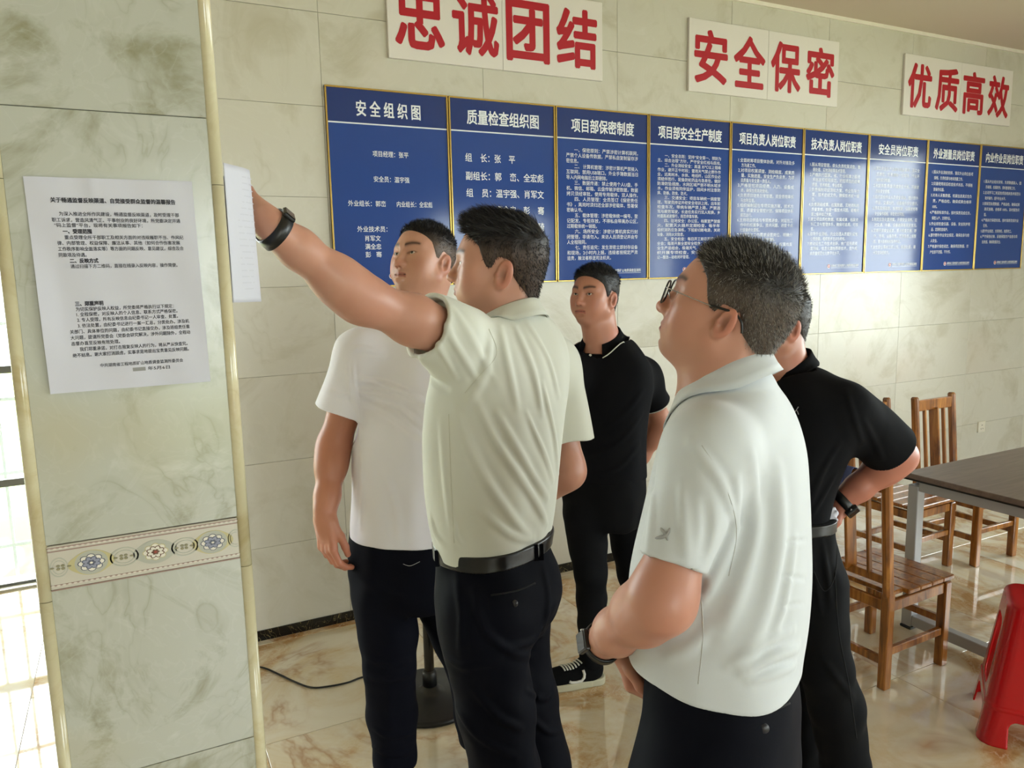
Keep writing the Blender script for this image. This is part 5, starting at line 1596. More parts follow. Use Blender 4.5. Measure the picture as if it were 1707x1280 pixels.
# ---------------------------------------------------------------- man with glasses, light grey polo
def man_glasses():
    t0 = 1.30
    c = DP(1195, 1000, t0)
    fg = Fig('person', (c[0], c[1]), face_dir(1210, 110), 'man in light grey polo and glasses looking up with clasped hands')
    RS = resample(fg.rows([(640, 1178, 1290, t0, .80), (668, 1140, 1312, t0, .66), (700, 1112, 1328, t0, .70), (750, 1100, 1343, t0, .78), (860, 1070, 1348, t0, .80), (950, 1052, 1348, t0, .84), (1050, 1048, 1340, t0, .88), (1120, 1056, 1330, t0, .88), (1180, 1062, 1325, t0, .86)]))
    neck = fg.px(1208, 618, 1.30)
    hc = fg.px(1212, 514, 1.28)
    Sl, El, Wl = fg.px(1182, 748, 1.165), fg.px(1103, 1000, 1.13), fg.px(1004, 1070, 1.33)
    Sr, Er, Wr = fg.px(1226, 700, 1.47), fg.px(1190, 985, 1.56), fg.px(1034, 1058, 1.39)
    k = dict(s=0.985, fat=1.06, ears=0.82, side=0.002, top=0.007, haircol=HG, strands=15000, slen=(0.0065, 0.014), grey=0.5, stand=0.85, mess=0.32, comb=(0, 0.55, 0.35), sidefade=0.5, sidecol=L3((100, 84, 74)), stubble=0.55, fade=0.03, sw=0.00038, gaze=(0, 1, 0.05), skin=L3((186, 134, 114)))
    hd = fg.dirl(np.append(face_dir(1216, 96), 0))
    R = rot_head(hd[:2], 0.36, 0.0)
    head, C, hfn = build_head(fg, hc, R, k, neck, 0.062, 0.0022)
    # left hand hangs from the wrist, fingers curled; right hand behind it
    tocam = fg.dirl(CAM - fg.Wd(Wl)); tocam /= np.linalg.norm(tocam)
    la, lfn = skin_arm(fg, Sl, El, Wl, dict(d=fg.dirl(CF * 0.9 + CR * 0.15 - CU * 0.30), n=fg.dirl(-CR * 0.9 + CF * 0.3), curl=(.5, .6, .6, .6), thumb=(0.45, 0.3), sc=0.76), 'l', k['skin'], 1.02, 0.0026, 0.84)
    ra, rfn = skin_arm(fg, Sr, Er, Wr, dict(d=fg.dirl(-CU * 0.88 + CR * 0.36 - CF * 0.1), n=fg.dirl(-CR * 0.72 + CF * 0.60 - CU * 0.1), curl=((1.0, 1.3, .7), (1.1, 1.3, .7), (1.2, 1.3, .7), (1.3, 1.2, .7)), thumb=(0.50, 0.42), sc=0.93), 'r', k['skin'], 0.97, 0.0026)
    sh = Shirt(RS, neck, [(Sl, El, 0.76, 0.068, 0.050), (Sr, Er, 0.66, 0.074, 0.080)], hem=(0, 0, 0), nr=0.064, sk=0.03)
    hz = fg.px(1200, 1140, 1.22)[2]
    sh.hem = (hz, 0.0, 0.13)
    b0 = sh.base
    sh.folds = fg.folds(b0, [
        ([(1150, 735), (1200, 800), (1228, 880)], 0.0075, 0.010),
        ([(1228, 800), (1226, 880), (1195, 960), (1165, 1010)], 0.009, 0.012),
        ([(1255, 760), (1262, 880), (1235, 980), (1200, 1060)], 0.007, 0.016),
        ([(1300, 780), (1300, 900), (1280, 1010), (1240, 1110)], 0.008, 0.020),
        ([(1325, 900), (1310, 1000), (1290, 1060)], 0.006, 0.014),
        ([(1090, 800), (1085, 870), (1080, 930)], 0.004, 0.010),
        ([(1135, 800), (1140, 870), (1145, 935)], 0.005, 0.012),
        ([(1175, 830), (1178, 880), (1170, 930)], -0.005, 0.012),
        ([(1330, 1080), (1290, 1095), (1240, 1120)], 0.009, 0.012),
        ([(1325, 1110), (1285, 1125), (1250, 1135)], 0.007, 0.010),
        ([(1322, 1050), (1270, 1075), (1215, 1110)], 0.006, 0.012),
        ([(1300, 960), (1342, 965)], -0.003, 0.006), ([(1295, 905), (1345, 900)], -0.0025, 0.005), ([(1285, 1015), (1340, 1005)], -0.0025, 0.005),
        ([(1110, 1095), (1150, 1080), (1190, 1040)], 0.005, 0.014),
    ], 0.9, 1.7)
    sh.noise = (0.0020, 4)
    so = sh.build(fg, M_POLO4, 0.0036)
    co, edge = collar(fg, neck + np.array([0, 0.004, -0.034]), 0.062, 0.060, 0.066, 0.042, 0.048, M_POLO4, 20, 0.022, sfn=sh)
    fg_seam = lambda pts, mat, r, par, nm, fn=sh: seam(fg, fn, pts, 0.9, 1.7, mat, r, par, nm, 6)
    fg_seam([(1170, 742), (1205, 800), (1228, 880), (1215, 960)], M_SEAM4, 0.0007, so, 'armhole_seam')
    fg_seam([(1070, 921), (1118, 942), (1165, 950)], M_SEAM4, 0.0010, so, 'sleeve_stitch')
    fg_seam([(1168, 985), (1172, 1060), (1164, 1140)], M_SEAM4, 0.0008, so, 'side_seam')
    # grey mark printed on the sleeve: crossed strokes
    for a in ([(1092, 897), (1110, 893), (1117, 880)], [(1101, 880), (1109, 890), (1113, 901)]):
        q = fg.path(sh, a, 0.9, 1.7, 4)
        if len(q) > 2: MB().tube([tuple(p) for p in q], [0.0010, 0.0022, 0.0030, 0.0028, 0.0030, 0.0022, 0.0022, 0.0016, 0.0010][:len(q)] if len(q) <= 9 else 0.002, 6).obj('sleeve_mark', M_LOGOG, so, None, True)
    # trousers
    TR = resample(fg.rows([(1090, 1084, 1322, t0, .84), (1140, 1082, 1326, t0, .84), (1175, 1078, 1328, t0, .83), (1210, 1068, 1328, t0, .82), (1280, 1056, 1326, t0, .80), (1340, 1060, 1318, t0, .78)]))
    zc = TR[0][0]; T = TR[1]
    cx, cy = T[0, 0], T[0, 1]
    legs = []
    for sx in (-1, 1):
        hx = cx + sx * 0.085
        legs.append([(np.array([hx, cy, zc + 0.06]), 0.100), (np.array([hx, cy + 0.01, zc - 0.15]), 0.092), (np.array([hx, cy + 0.015, 0.47]), 0.078), (np.array([hx, cy - 0.01, 0.30]), 0.076), (np.array([hx, cy - 0.02, 0.06]), 0.070)])
    wz = fg.px(1180, 1080, 1.25)[2]
    tr = Trousers(TR, legs, (wz, 0, 0.02))
    tr.noise = (0.002, 8)
    tro = tr.build(fg, M_NAVY, 0.005)
    be = tr.belt(fg, M_LEATHER, 0.036, 0.005, 0.030)
    for p in ([(1262, 1190), (1290, 1183), (1316, 1172)],):
        seam(fg, tr, p, 0.9, 1.7, M_DSTITCH, 0.0022, tro, 'pocket_slit')
    q = fg.trace(tr, 1274, 1214, 0.9, 1.7)
    if q is not None:
        n_ = fg.dirl(-CF); bt = MB().cyl((0, 0, 0), 0.0075, 0.0075, 0.004, 20).obj('button', M_BUTTON, tro, tuple(q), True)
        bt.rotation_euler = Vector(n_).to_track_quat('Z', 'Y').to_euler()
    for sx in (-1, 1): shoe(fg, (cx + sx * 0.085, cy - 0.02, 0.09), (sx * 0.12, 1), M_LEATHER)
    # watch on the left wrist and a cord on the right one
    watch(fg, lfn, Wl, El, fg.dirl(-CR) + tocam * 0.35, off=0.004  , case=(0.018, 0.020, 0.005))
    # spectacles
    gl = empty('spectacles', (0, 0, 0)); gl.parent = fg.root
    lens_c = {}
    for sx in (-1, 1):
        pts = []
        for j in range(28):
            a = 2 * math.pi * j / 28; cx_, cz_ = math.cos(a), math.sin(a)
            e = 3.2; rr = (abs(cx_) ** e + abs(cz_) ** e) ** (-1 / e)
            x = sx * 0.034 + 0.0255 * cx_ * rr; z = -0.006 + 0.0195 * cz_ * rr
            pts.append(tuple(C(x, 0.1035 - 0.10 * max(0, abs(x) - 0.03), z)))
        MB().tube(pts, 0.0015, 6, True)  .obj('rim', M_BLACKPL, gl, None, True)
        me = pydata('lens', pts, [list(range(28))]); link('lens', me, M_GLASS, gl)
        tp = [C(sx * 0.0585, 0.1010, 0.004), C(sx * 0.0690, 0.094, 0.004), C(sx * 0.0745, 0.06, 0.003), C(sx * 0.0780, 0.015, 0.002), C(sx * 0.0800, -0.018, 0.004)]
        MB().tube([tuple(p) for p in smooth_path(tp, 5)], 0.0009, 6).obj('temple', M_STEEL, gl, None, True)
        te = [C(sx * 0.0778, 0.020, 0.002), C(sx * 0.0800, -0.018, 0.004), C(sx * 0.0815, -0.034, -0.004), C(sx * 0.0810, -0.040, -0.014), C(sx * 0.0800, -0.043, -0.022)]
        MB().tube([tuple(p) for p in smooth_path(te, 5)], 0.0021, 8).obj('temple_tip', M_BLACKPL, gl, None, True)
        MB().tube([tuple(C(sx * 0.012, 0.102, -0.006)), tuple(C(sx * 0.011, 0.098, -0.012)), tuple(C(sx * 0.012, 0.095, -0.017))], 0.0012, 6).obj('nose_pad', M_STEEL, gl, None, True)
    MB().tube([tuple(C(x, 0.1045 + 0.002 * (1 - abs(x) / 0.01), 0.0)) for x in (-0.0095, 0, 0.0095)], 0.0011, 6).obj('bridge', M_BLACKPL, gl, None, True)
    tb_ = trunk_body(fg, (np.array([zc, *np.linspace(zc, RS[0][-1], 5)[1:]]), np.array([[np.interp(z, RS[0], RS[1][:, i]) for i in range(4)] for z in np.linspace(zc, RS[0][-1], 5)])), legs, neck, k['skin'], [(Sl, El), (Sr, Er)])
    join_body(fg, [head, la, ra, tb_])

# ---------------------------------------------------------------- pointing man, beige polo
def man_pointing():
    t0 = 1.80
    c = DP(822, 900, t0)
    fg = Fig('person', (c[0], c[1]), face_dir(822, 132), 'man in beige polo and navy trousers, arm raised to the pillar')
    RS = resample(fg.rows([(520, 790, 905, t0, .75), (548, 752, 928, t0, .62), (580, 735, 945, t0, .66), (620, 728, 948, t0, .70), (660, 717, 945, t0, .74), (720, 709, 938, t0, .78), (800, 714, 928, t0, .80), (870, 722, 920, t0, .82), (915, 732, 912, t0, .82), (960, 730, 925, t0, .82)]))
    neck = fg.px(846, 530, 1.80)
    hc = fg.px(830, 442, 1.775)
    Sl, El, Wl = fg.px(752, 560, 1.66), fg.px(600, 497, 1.49), fg.px(452, 378, 1.36)
    Sr, Er = fg.px(918, 606, 2.00), fg.px(944, 785, 1.985)
    Wr = Er + fg.dirl(np.array([0, 0, 1.0])) * -0.12 + np.array([-0.06, 0.20, -0.02])
    k = dict(s=1.02, fat=1.02, side=0.004, top=0.010, quiff=0.011, haircol=L3((20, 16, 16)), strands=14000, slen=(0.008, 0.022), stand=0.35, mess=0.25, comb=(0, 0.95, 0.30), eary=-0.006, sidefade=0.7, sidecol=L3((88, 70, 60)), stubble=0.6, fade=0.03, clump=0.003, gaze=(0, 1, 0.1), skin=L3((190, 140, 119)))
    hd = fg.dirl(np.append(face_dir(829, 93), 0))
    R = rot_head(hd[:2], 0.10, 0.04)
    head, C, hfn = build_head(fg, hc, R, k, neck, 0.064, 0.0026)
    hdl = fg.px(392, 298, 1.43) - Wl
    tocam = fg.dirl(CAM - fg.Wd(Wl)); tocam /= np.linalg.norm(tocam)
    la, lfn = skin_arm(fg, Sl, El, Wl, dict(d=hdl, n=fg.dirl(CU) * 0.25 + fg.dirl(CR) * 0.9 - tocam * 0.1, curl=(.25, .25, .3, .35), thumb=(0.6, 0.2), sc=0.95), 'l', k['skin'], 0.95)
    ra, rfn = skin_arm(fg, Sr, Er, Wr, dict(d=Wr - Er, n=np.array([1, 0, 0.2]), curl=(.4, .45, .5, .5)), 'r', k['skin'], 0.98)
    sh = Shirt(RS, neck, [(Sl, El, 0.30, 0.078, 0.072), (Sr, Er, 0.74, 0.076, 0.086)], nr=0.066, trap=(0.062, 0.070))
    wz = fg.px(818, 912, 1.72)[2]
    sh.hem = (wz - 0.03, 0, 0)
    b0 = sh.base
    sh.folds = fg.folds(b0, [
        ([(700, 505), (722, 560), (760, 630)], 0.006, 0.009),
        ([(690, 500), (700, 540), (712, 590)], 0.005, 0.008),
        ([(722, 500), (752, 560), (800, 640)], 0.006, 0.010),
        ([(755, 510), (790, 570), (830, 640)], 0.004, 0.012),
        ([(820, 560), (810, 620), (775, 680)], 0.007, 0.014),
        ([(835, 545), (850, 620), (862, 680)], 0.006, 0.012),
        ([(860, 545), (890, 620), (905, 690)], 0.006, 0.012),
        ([(880, 540), (915, 600), (932, 660)], 0.004, 0.010),
        ([(790, 660), (830, 740), (890, 830), (912, 875)], 0.008, 0.013),
        ([(830, 690), (870, 760), (912, 830)], 0.007, 0.012),
        ([(760, 680), (800, 780), (860, 870), (890, 895)], 0.007, 0.014),
        ([(880, 690), (905, 750), (922, 800)], 0.006, 0.010),
        ([(735, 700), (742, 800), (755, 900)], 0.004, 0.012),
        ([(905, 640), (925, 720), (930, 790)], 0.006, 0.010),
        ([(800, 850), (850, 890), (890, 903)], 0.006, 0.012),
        ([(718, 860), (726, 890), (740, 908)], 0.007, 0.010),
        ([(757, 870), (762, 895), (770, 908)], 0.005, 0.008),
        ([(690, 590), (715, 625), (745, 650)], -0.006, 0.012),
    ], 1.2, 2.3)
    sh.noise = (0.0018, 6)
    so = sh.build(fg, M_POLO2, 0.0036)
    co, edge = collar(fg, neck + np.array([0, 0.004, -0.024]), 0.055, 0.066, 0.071, 0.040, 0.046, M_POLO2, 24, 0.022, sfn=sh)
    seam(fg, sh, [(695, 490), (688, 540), (690, 592)], 1.2, 2.3, M_SEAM2, 0.0007, so, 'sleeve_stitch')
    seam(fg, sh, [(815, 548), (828, 590), (800, 625), (775, 655)], 1.2, 2.3, M_SEAM2, 0.0006, so, 'armhole_seam')
    seam(fg, sh, [(748, 690), (752, 800), (757, 905)], 1.2, 2.3, M_SEAM2, 0.0006, so, 'side_seam')
    TR = resample(fg.rows([(885, 730, 918, t0, .82), (915, 732, 912, t0, .82), (950, 732, 926, t0, .84), (1000, 736, 934, t0, .86), (1035, 744, 920, t0, .84), (1062, 752, 900, t0, .78)]))
    zc = TR[0][0]
    lh, lk = fg.px(808, 1060, 1.74), fg.px(842, 1285, 1.76)
    rh, rm, rk = fg.px(860, 1062, 1.90), fg.px(873, 1161, 1.90), fg.px(900, 1280, 1.92)
    legs = [[(lh + np.array([0, 0, .06]), .098), (lh, .097), ((lh + lk) / 2, .088), (lk, .078), (lk + np.array([0.01, -0.03, -0.25]), .076), (np.array([lk[0] + 0.01, lk[1] - 0.03, 0.06]), .068)],
            [(rh + np.array([0, 0, .06]), .088), (rh, .080), (rm, .081), (rk, .077), (rk + np.array([0.01, -0.03, -0.25]), .075), (np.array([rk[0] + 0.01, rk[1] - 0.03, 0.06]), .068)]]
    tr = Trousers(TR, legs, (wz + 0.012, 0.03, 0.0), k=0.04)
    tr.folds = fg.folds(tr.base, [
        ([(790, 985), (808, 1050), (850, 1085), (885, 1095)], 0.007, 0.013),
        ([(850, 1080), (885, 1070), (905, 1040)], 0.007, 0.012),
        ([(735, 1090), (770, 1110), (830, 1105)], 0.005, 0.014),
        ([(790, 1150), (830, 1195), (870, 1215)], 0.007, 0.012),
        ([(760, 1180), (800, 1230), (860, 1262)], 0.006, 0.012),
        ([(880, 1150), (905, 1165), (925, 1150)], 0.006, 0.010),
        ([(890, 1200), (915, 1220), (940, 1215)], 0.005, 0.010),
        ([(905, 940), (915, 1000), (905, 1060)], 0.005, 0.012),
        ([(760, 960), (768, 1030), (765, 1090)], 0.004, 0.012),
    ], 1.2, 2.4)
    tr.noise = (0.0022, 9)
    tro = tr.build(fg, M_NAVY, 0.0045)
    be = tr.belt(fg, M_LEATHER, 0.036, 0.005, 0.026)
    seam(fg, tr, [(818, 992), (860, 985), (892, 972)], 1.2, 2.4, M_DSTITCH, 0.0022, tro, 'pocket_slit')
    q = fg.trace(tr, 858, 1006, 1.2, 2.4)
    if q is not None:
        bt = MB().cyl((0, 0, 0), 0.0075, 0.0075, 0.004, 20).obj('button', M_BUTTON, tro, tuple(q), True)
        bt.rotation_euler = Vector(fg.dirl(-CF)).to_track_quat('Z', 'Y').to_euler()
    for px_ in (728, 893, 902):
        a = fg.path(lambda P: tr.base(P) - 0.006, [(px_, 906 + (720 - px_) * 0.06 + 12), (px_ + 1, 945 + (720 - px_) * 0.06)], 1.2, 2.4, 5)
        if len(a) > 2:
            mb = MB()
            for i in range(len(a) - 1): mb.bar(tuple(a[i]), tuple(a[i + 1]), 0.010, 0.004, 0, tuple(fg.dirl(CF)))
            mb.obj('belt_loop', M_NAVY, tro)
    for lg in legs: shoe(fg, (lg[-1][0][0], lg[-1][0][1] - 0.01, 0.09), (0.0, 1), M_LEATHER)
    watch(fg, lfn, Wl, El, fg.dirl(CU) * 0.35 - tocam * 0.1 + fg.dirl(CR) * 0.9, off=0.008  , case=(0.016, 0.012, 0.004), strap_w=0.0115)
    tb_ = trunk_body(fg, (TR[0][[0]].tolist() and np.linspace(zc, RS[0][-1], 6), np.array([[np.interp(z, RS[0], RS[1][:, i]) for i in range(4)] for z in np.linspace(zc, RS[0][-1], 6)])), legs, neck, k['skin'], [(Sl, El), (Sr, Er)])
    join_body(fg, [head, la, ra, tb_])

# ---------------------------------------------------------------- big man in white T-shirt
def man_tshirt():
    t0 = 2.45
    c = DP(686, 900, t0)
    fg = Fig('person', (c[0], c[1]), face_dir(690, 22), 'man in plain white T-shirt and dark jeans, standing behind the raised arm')
    RS = resample(fg.rows([(535, 650, 745, t0, .80), (555, 610, 765, t0, .64), (585, 592, 785, t0, .66), (630, 588, 790, t0, .72), (700, 592, 790, t0, .80), (780, 590, 790, t0, .86), (850, 588, 788, t0, .86), (905, 586, 782, t0, .84), (960, 588, 778, t0, .8)]))
    neck = fg.px(690, 540, 2.47)
    hc = fg.px(706, 433, 2.44)
    Sr, Er, Wr = fg.px(603, 590, 2.40), fg.px(556, 745, 2.42), fg.px(541, 862, 2.33)
    Sl, El, Wl = fg.px(778, 588, 2.58), fg.px(810, 735, 2.66), fg.px(800, 860, 2.62)
    k = dict(s=1.06, fat=1.16, side=0.002, top=0.007, haircol=L3((22, 19, 20)), strands=9000, slen=(0.005, 0.013), stand=0.9, mess=0.3, comb=(0, 0.5, 0.5), sidefade=0.9, sidecol=L3((100, 82, 70)), stubble=0.5, fade=0.03, sw=0.0005, gaze=(-0.05, 1, 0.12), eye=0.85, skin=L3((202, 152, 131)))
    hd = fg.dirl(np.append(face_dir(706, 44), 0))
    R = rot_head(hd[:2], 0.25, -0.03)
    head, C, hfn = build_head(fg, hc, R, k, neck, 0.075, 0.0028)
    ra, _ = skin_arm(fg, Sr, Er, Wr, dict(d=fg.px(550, 945, 2.33) - Wr, n=fg.dirl(-CF * 0.75 - CR * 0.65), curl=((.35, .55, .4), (.45, .6, .4), (.5, .65, .4), (.5, .65, .4)), thumb=(0.35, 0.25), sc=1.08, spread=0.02), 'r', L3((182, 122, 96)), 1.04, 0.003, 1.10)
    la, _ = skin_arm(fg, Sl, El, Wl, dict(d=np.array([0, 0.1, -1]), n=np.array([-1, 0, 0]), curl=(.4, .4, .4, .4), thumb=(0.4, 0.3), sc=1.05), 'l', k['skin'], 1.2)
    sh = Shirt(RS, neck, [(Sr, Er, 0.62, 0.085, 0.095), (Sl, El, 0.62, 0.085, 0.095)], nr=0.078, trap=(0.070, 0.075))
    hz = fg.px(690, 925, 2.25)[2]
    sh.hem = (hz, 0, 0.0)
    sh.folds = fg.folds(sh.base, [
        ([(580, 600), (585, 650), (600, 690)], 0.007, 0.013), ([(590, 632), (640, 640), (700, 668), (722, 690)], 0.009, 0.013), ([(592, 650), (650, 668), (705, 712)], 0.007, 0.012), ([(588, 600), (592, 650), (600, 700)], 0.006, 0.008),
        ([(590, 665), (650, 690), (715, 740)], 0.005, 0.014), ([(582, 590), (600, 580), (640, 590)], 0.005, 0.012),
        ([(600, 720), (605, 800), (600, 880)], 0.004, 0.014), ([(640, 780), (660, 850), (665, 920)], 0.003, 0.018),
        ([(545, 650), (570, 660), (592, 655)], 0.004, 0.010)], 1.9, 3.0)
    sh.noise = (0.0022, 12)
    so = sh.build(fg, M_TEE, 0.0045)
    TR = resample(fg.rows([(860, 588, 782, t0, .80), (905, 584, 780, t0, .82), (950, 584, 778, t0, .84), (985, 592, 772, t0, .82), (1005, 606, 760, t0, .72)]))
    rp = [fg.px(640, 1000, 2.42), fg.px(648, 1060, 2.41), fg.px(650, 1110, 2.40), fg.px(653, 1190, 2.44), fg.px(658, 1262, 2.46)]
    rr = [.100, .090, .080, .078, .068]
    lp = [fg.px(742, 1000, 2.52), fg.px(766, 1060, 2.52), fg.px(788, 1110, 2.52), fg.px(797, 1190, 2.56), fg.px(804, 1262, 2.58)]
    for p in (rp, lp): p.append(np.array([p[-1][0], p[-1][1], 0.075]))
    legs = [list(zip(rp, rr + [.064])), list(zip(lp, rr + [.064]))]
    tr = Trousers(TR, legs, (fg.px(690, 890, 2.3)[2], 0, 0), k=0.03)
    tr.folds = fg.folds(tr.base, [([(612, 1095), (645, 1108), (688, 1100)], 0.008, 0.014), ([(612, 1128), (650, 1135), (690, 1122)], 0.007, 0.012), ([(622, 1215), (655, 1228), (692, 1220)], 0.006, 0.012), ([(620, 1245), (655, 1258), (692, 1250)], 0.008, 0.012), ([(590, 960), (640, 985), (690, 1000)], 0.004, 0.02), ([(650, 1140), (648, 1180), (655, 1215)], 0.003, 0.014)], 1.9, 3.0)
    tr.noise = (0.002, 13); tr.cuffz = 0.125
    tro = tr.build(fg, M_DENIM, 0.005)
    seam(fg, tr, [(672, 940), (684, 943), (700, 936)], 1.9, 3, M_SEAM4, 0.0007, tro, 'pocket_stitch')
    for p in (rp, lp): shoe(fg, (p[-1][0], p[-1][1] - 0.02, 0.09), (0.25 if p is rp else -0.25, 1), M_LEATHER)
    tb_ = trunk_body(fg, (np.linspace(TR[0][0], RS[0][-1], 6), np.array([[np.interp(z, RS[0], RS[1][:, i]) for i in range(4)] for z in np.linspace(TR[0][0], RS[0][-1], 6)])), legs, neck, k['skin'], [(Sl, El), (Sr, Er)])
    join_body(fg, [head, ra, la, tb_])

# ---------------------------------------------------------------- man in black polo with white tipping, further back
def man_tipping():
    t0 = 3.12
    c = DP(1010, 800, t0)
    fg = Fig('person', (c[0], c[1]), face_dir(1010, 27), 'man in black polo with white-trimmed collar and cuffs, hands behind his back')
    RS = resample(fg.rows([(562, 970, 1050, t0, .78), (582, 956, 1066, t0, .62), (610, 938, 1086, t0, .64), (650, 936, 1086, t0, .70), (690, 938, 1078, t0, .76), (760, 938, 1074, t0, .80), (805, 936, 1075, t0, .80), (850, 938, 1072, t0, .78)]))
    neck = fg.px(1004, 568, 3.13)
    hc = fg.px(991, 493, 3.10)
    Sr, Er, Wr = fg.px(948, 626, 3.04), fg.px(924, 715, 3.12), fg.px(990, 785, 3.32)
    Sl, El, Wl = fg.px(1073, 626, 3.18), fg.px(1100, 706, 3.31), fg.px(1056, 780, 3.36)
    k = dict(s=1.05, fat=1.05, side=0.005, top=0.016, haircol=L3((20, 18, 20)), strands=6000, slen=(0.007, 0.014), stand=0.6, mess=0.25, comb=(0, 0.8, 0.3), sidefade=0.4, sidecol=L3((56, 46, 42)), stubble=0.6, fade=0.025, sw=0.0006, gaze=(-0.12, 1, 0.12), eye=0.95, skin=L3((178, 124, 102)))
    hd = fg.dirl(np.append(face_dir(991, 34), 0))
    R = rot_head(hd[:2], 0.13, 0.0)
    head, C, hfn = build_head(fg, hc, R, k, neck, 0.066, 0.0030)
    la, _ = skin_arm(fg, Sl, El, Wl, dict(d=np.array([0.6, -0.05, -0.5]), n=np.array([0, -1, 0]), curl=(.4, .4, .4, .4)), 'l', k['skin'], 1.04, 0.0035)
    ra, _ = skin_arm(fg, Sr, Er, Wr, dict(d=np.array([-0.6, -0.05, -0.5]), n=np.array([0, -1, 0.0]), curl=(.4, .4, .4, .4)), 'r', k['skin'], 1.04, 0.0035)
    sh = Shirt(RS, neck, [(Sl, El, 0.56, 0.062, 0.078), (Sr, Er, 0.56, 0.062, 0.078)], nr=0.066, k=0.07, sk=0.06)
    sh.hem = (fg.px(1010, 806, 3.0)[2], 0, 0)
    sh.folds = fg.folds(sh.base, [([(1072, 650), (1040, 690), (1000, 720)], 0.005, 0.014), ([(1070, 690), (1030, 740), (980, 765)], 0.005, 0.014), ([(950, 660), (975, 700), (1010, 730)], 0.004, 0.014), ([(1066, 740), (1030, 780), (980, 795)], 0.005, 0.014)], 2.6, 3.8)
    sh.noise = (0.0022, 16)
    so = sh.build(fg, M_BLACKP, 0.005)
    co, edge = collar(fg, neck + np.array([0, 0.008, -0.008]), 0.060, 0.068, 0.072, 0.036, 0.050, M_BLACKP, 30, 0.030, M_TIP, sfn=sh)
    for (S, E) in ((Sl, El), (Sr, Er)):
        ax = E - S; L_ = np.linalg.norm(ax); ax /= L_; c0 = S + ax * L_ * 0.545
        a = np.cross(ax, [0, 1, 0]); a /= np.linalg.norm(a); b = np.cross(ax, a)
        pts = []
        for j in range(28):
            d = a * math.cos(2 * math.pi * j / 28) + b * math.sin(2 * math.pi * j / 28)
            p = c0 + d * 0.11; 
            for _ in range(14):
                e = float(sh((p)[None].astype(F32))[0]); p = p - d * e * 0.8
            pts.append(p)
        if max(np.linalg.norm(p - c0) for p in pts) < 0.2:
            MB().tube([tuple(p) for p in pts], 0.0024, 6, True).obj('cuff_tipping', M_TIP, so, None, True)
    bq = fg.trace(sh, 984, 592, 2.6, 3.8)
    if bq is not None: MB().cyl(tuple(bq), 0.005, 0.005, 0.005, 12, Matrix.Rotation(math.pi / 2, 3, 'X')).obj('button', M_TIP, so)
    TR = resample(fg.rows([(780, 938, 1074, t0, .78), (805, 936, 1074, t0, .80), (840, 940, 1072, t0, .82), (862, 944, 1068, t0, .80), (876, 950, 1060, t0, .7)]))
    rp = [fg.px(974, 860, 3.08), fg.px(980, 910, 3.07), fg.px(985, 955, 3.06), fg.px(986, 1000, 3.10), fg.px(986, 1040, 3.12)]
    lp = [fg.px(1044, 860, 3.20), fg.px(1050, 910, 3.22), fg.px(1056, 955, 3.24), fg.px(1066, 1000, 3.30), fg.px(1074, 1030, 3.33)]
    rr = [.086, .076, .066, .060, .054]
    for p in (rp, lp): p.append(np.array([p[-1][0], p[-1][1], 0.10]))
    legs = [list(zip(rp, rr + [.052])), list(zip(lp, rr + [.052]))]
    tr = Trousers(TR, legs, (fg.px(1010, 795, 3.0)[2], 0, 0), k=0.03)
    tr.noise = (0.002, 18)
    tr.build(fg, M_BLACKT, 0.006)
    tdir = fg.dirl(np.append(face_dir(950, 74), 0))
    s1, up, (o, R3) = shoe(fg, (rp[-1][0], rp[-1][1], 0.1), tdir[:2], M_CANVAS, 0.268, 'shoe', True)
    shoe(fg, (lp[-1][0], lp[-1][1], 0.1), (-0.95, 0.5), M_CANVAS, 0.285, 'shoe', True)
    # white side stripe and laces on the visible shoe
    z = np.array([0, 0, 1.0])
    def onshoe(u, v, zz):
        p = o + R3 @ np.array([u * 0.08, v, zz]); d = R3 @ np.array([-np.sign(u), 0, 0])
        for _ in range(30):
            e = float(up(p[None].astype(F32))[0]); p = p + d * e * 0.7
        return p - d * 0.001
    for sgn in (-1, 1):
        MB().tube([tuple(onshoe(sgn, v_, z_)) for (v_, z_) in ((0.030, 0.042), (0.022, 0.036), (0.0, 0.034), (-0.022, 0.038), (-0.032, 0.050), (-0.034, 0.064), (-0.030, 0.080))], 0.0060, 6).obj('side_stripe', M_TIP, s1, None, True)
    for i in range(7):
        v_ = -0.024 + i * 0.012
        pts = []
        for u_ in np.linspace(-0.024, 0.024, 7):
            p = o + R3 @ np.array([u_, v_ + u_ * 0.25, 0.14])
            for _ in range(40):
                e = float(up(p[None].astype(F32))[0]); p = p - z * e * 0.6
            pts.append(tuple(p + z * 0.001))
        MB().tube(pts, 0.0034, 6).obj('lace', M_TIP, s1, None, True)
    tb_ = trunk_body(fg, (np.linspace(TR[0][0], RS[0][-1], 6), np.array([[np.interp(zq, RS[0], RS[1][:, i]) for i in range(4)] for zq in np.linspace(TR[0][0], RS[0][-1], 6)])), legs, neck, k['skin'], [(Sl, El), (Sr, Er)])
    join_body(fg, [head, la, ra, tb_])

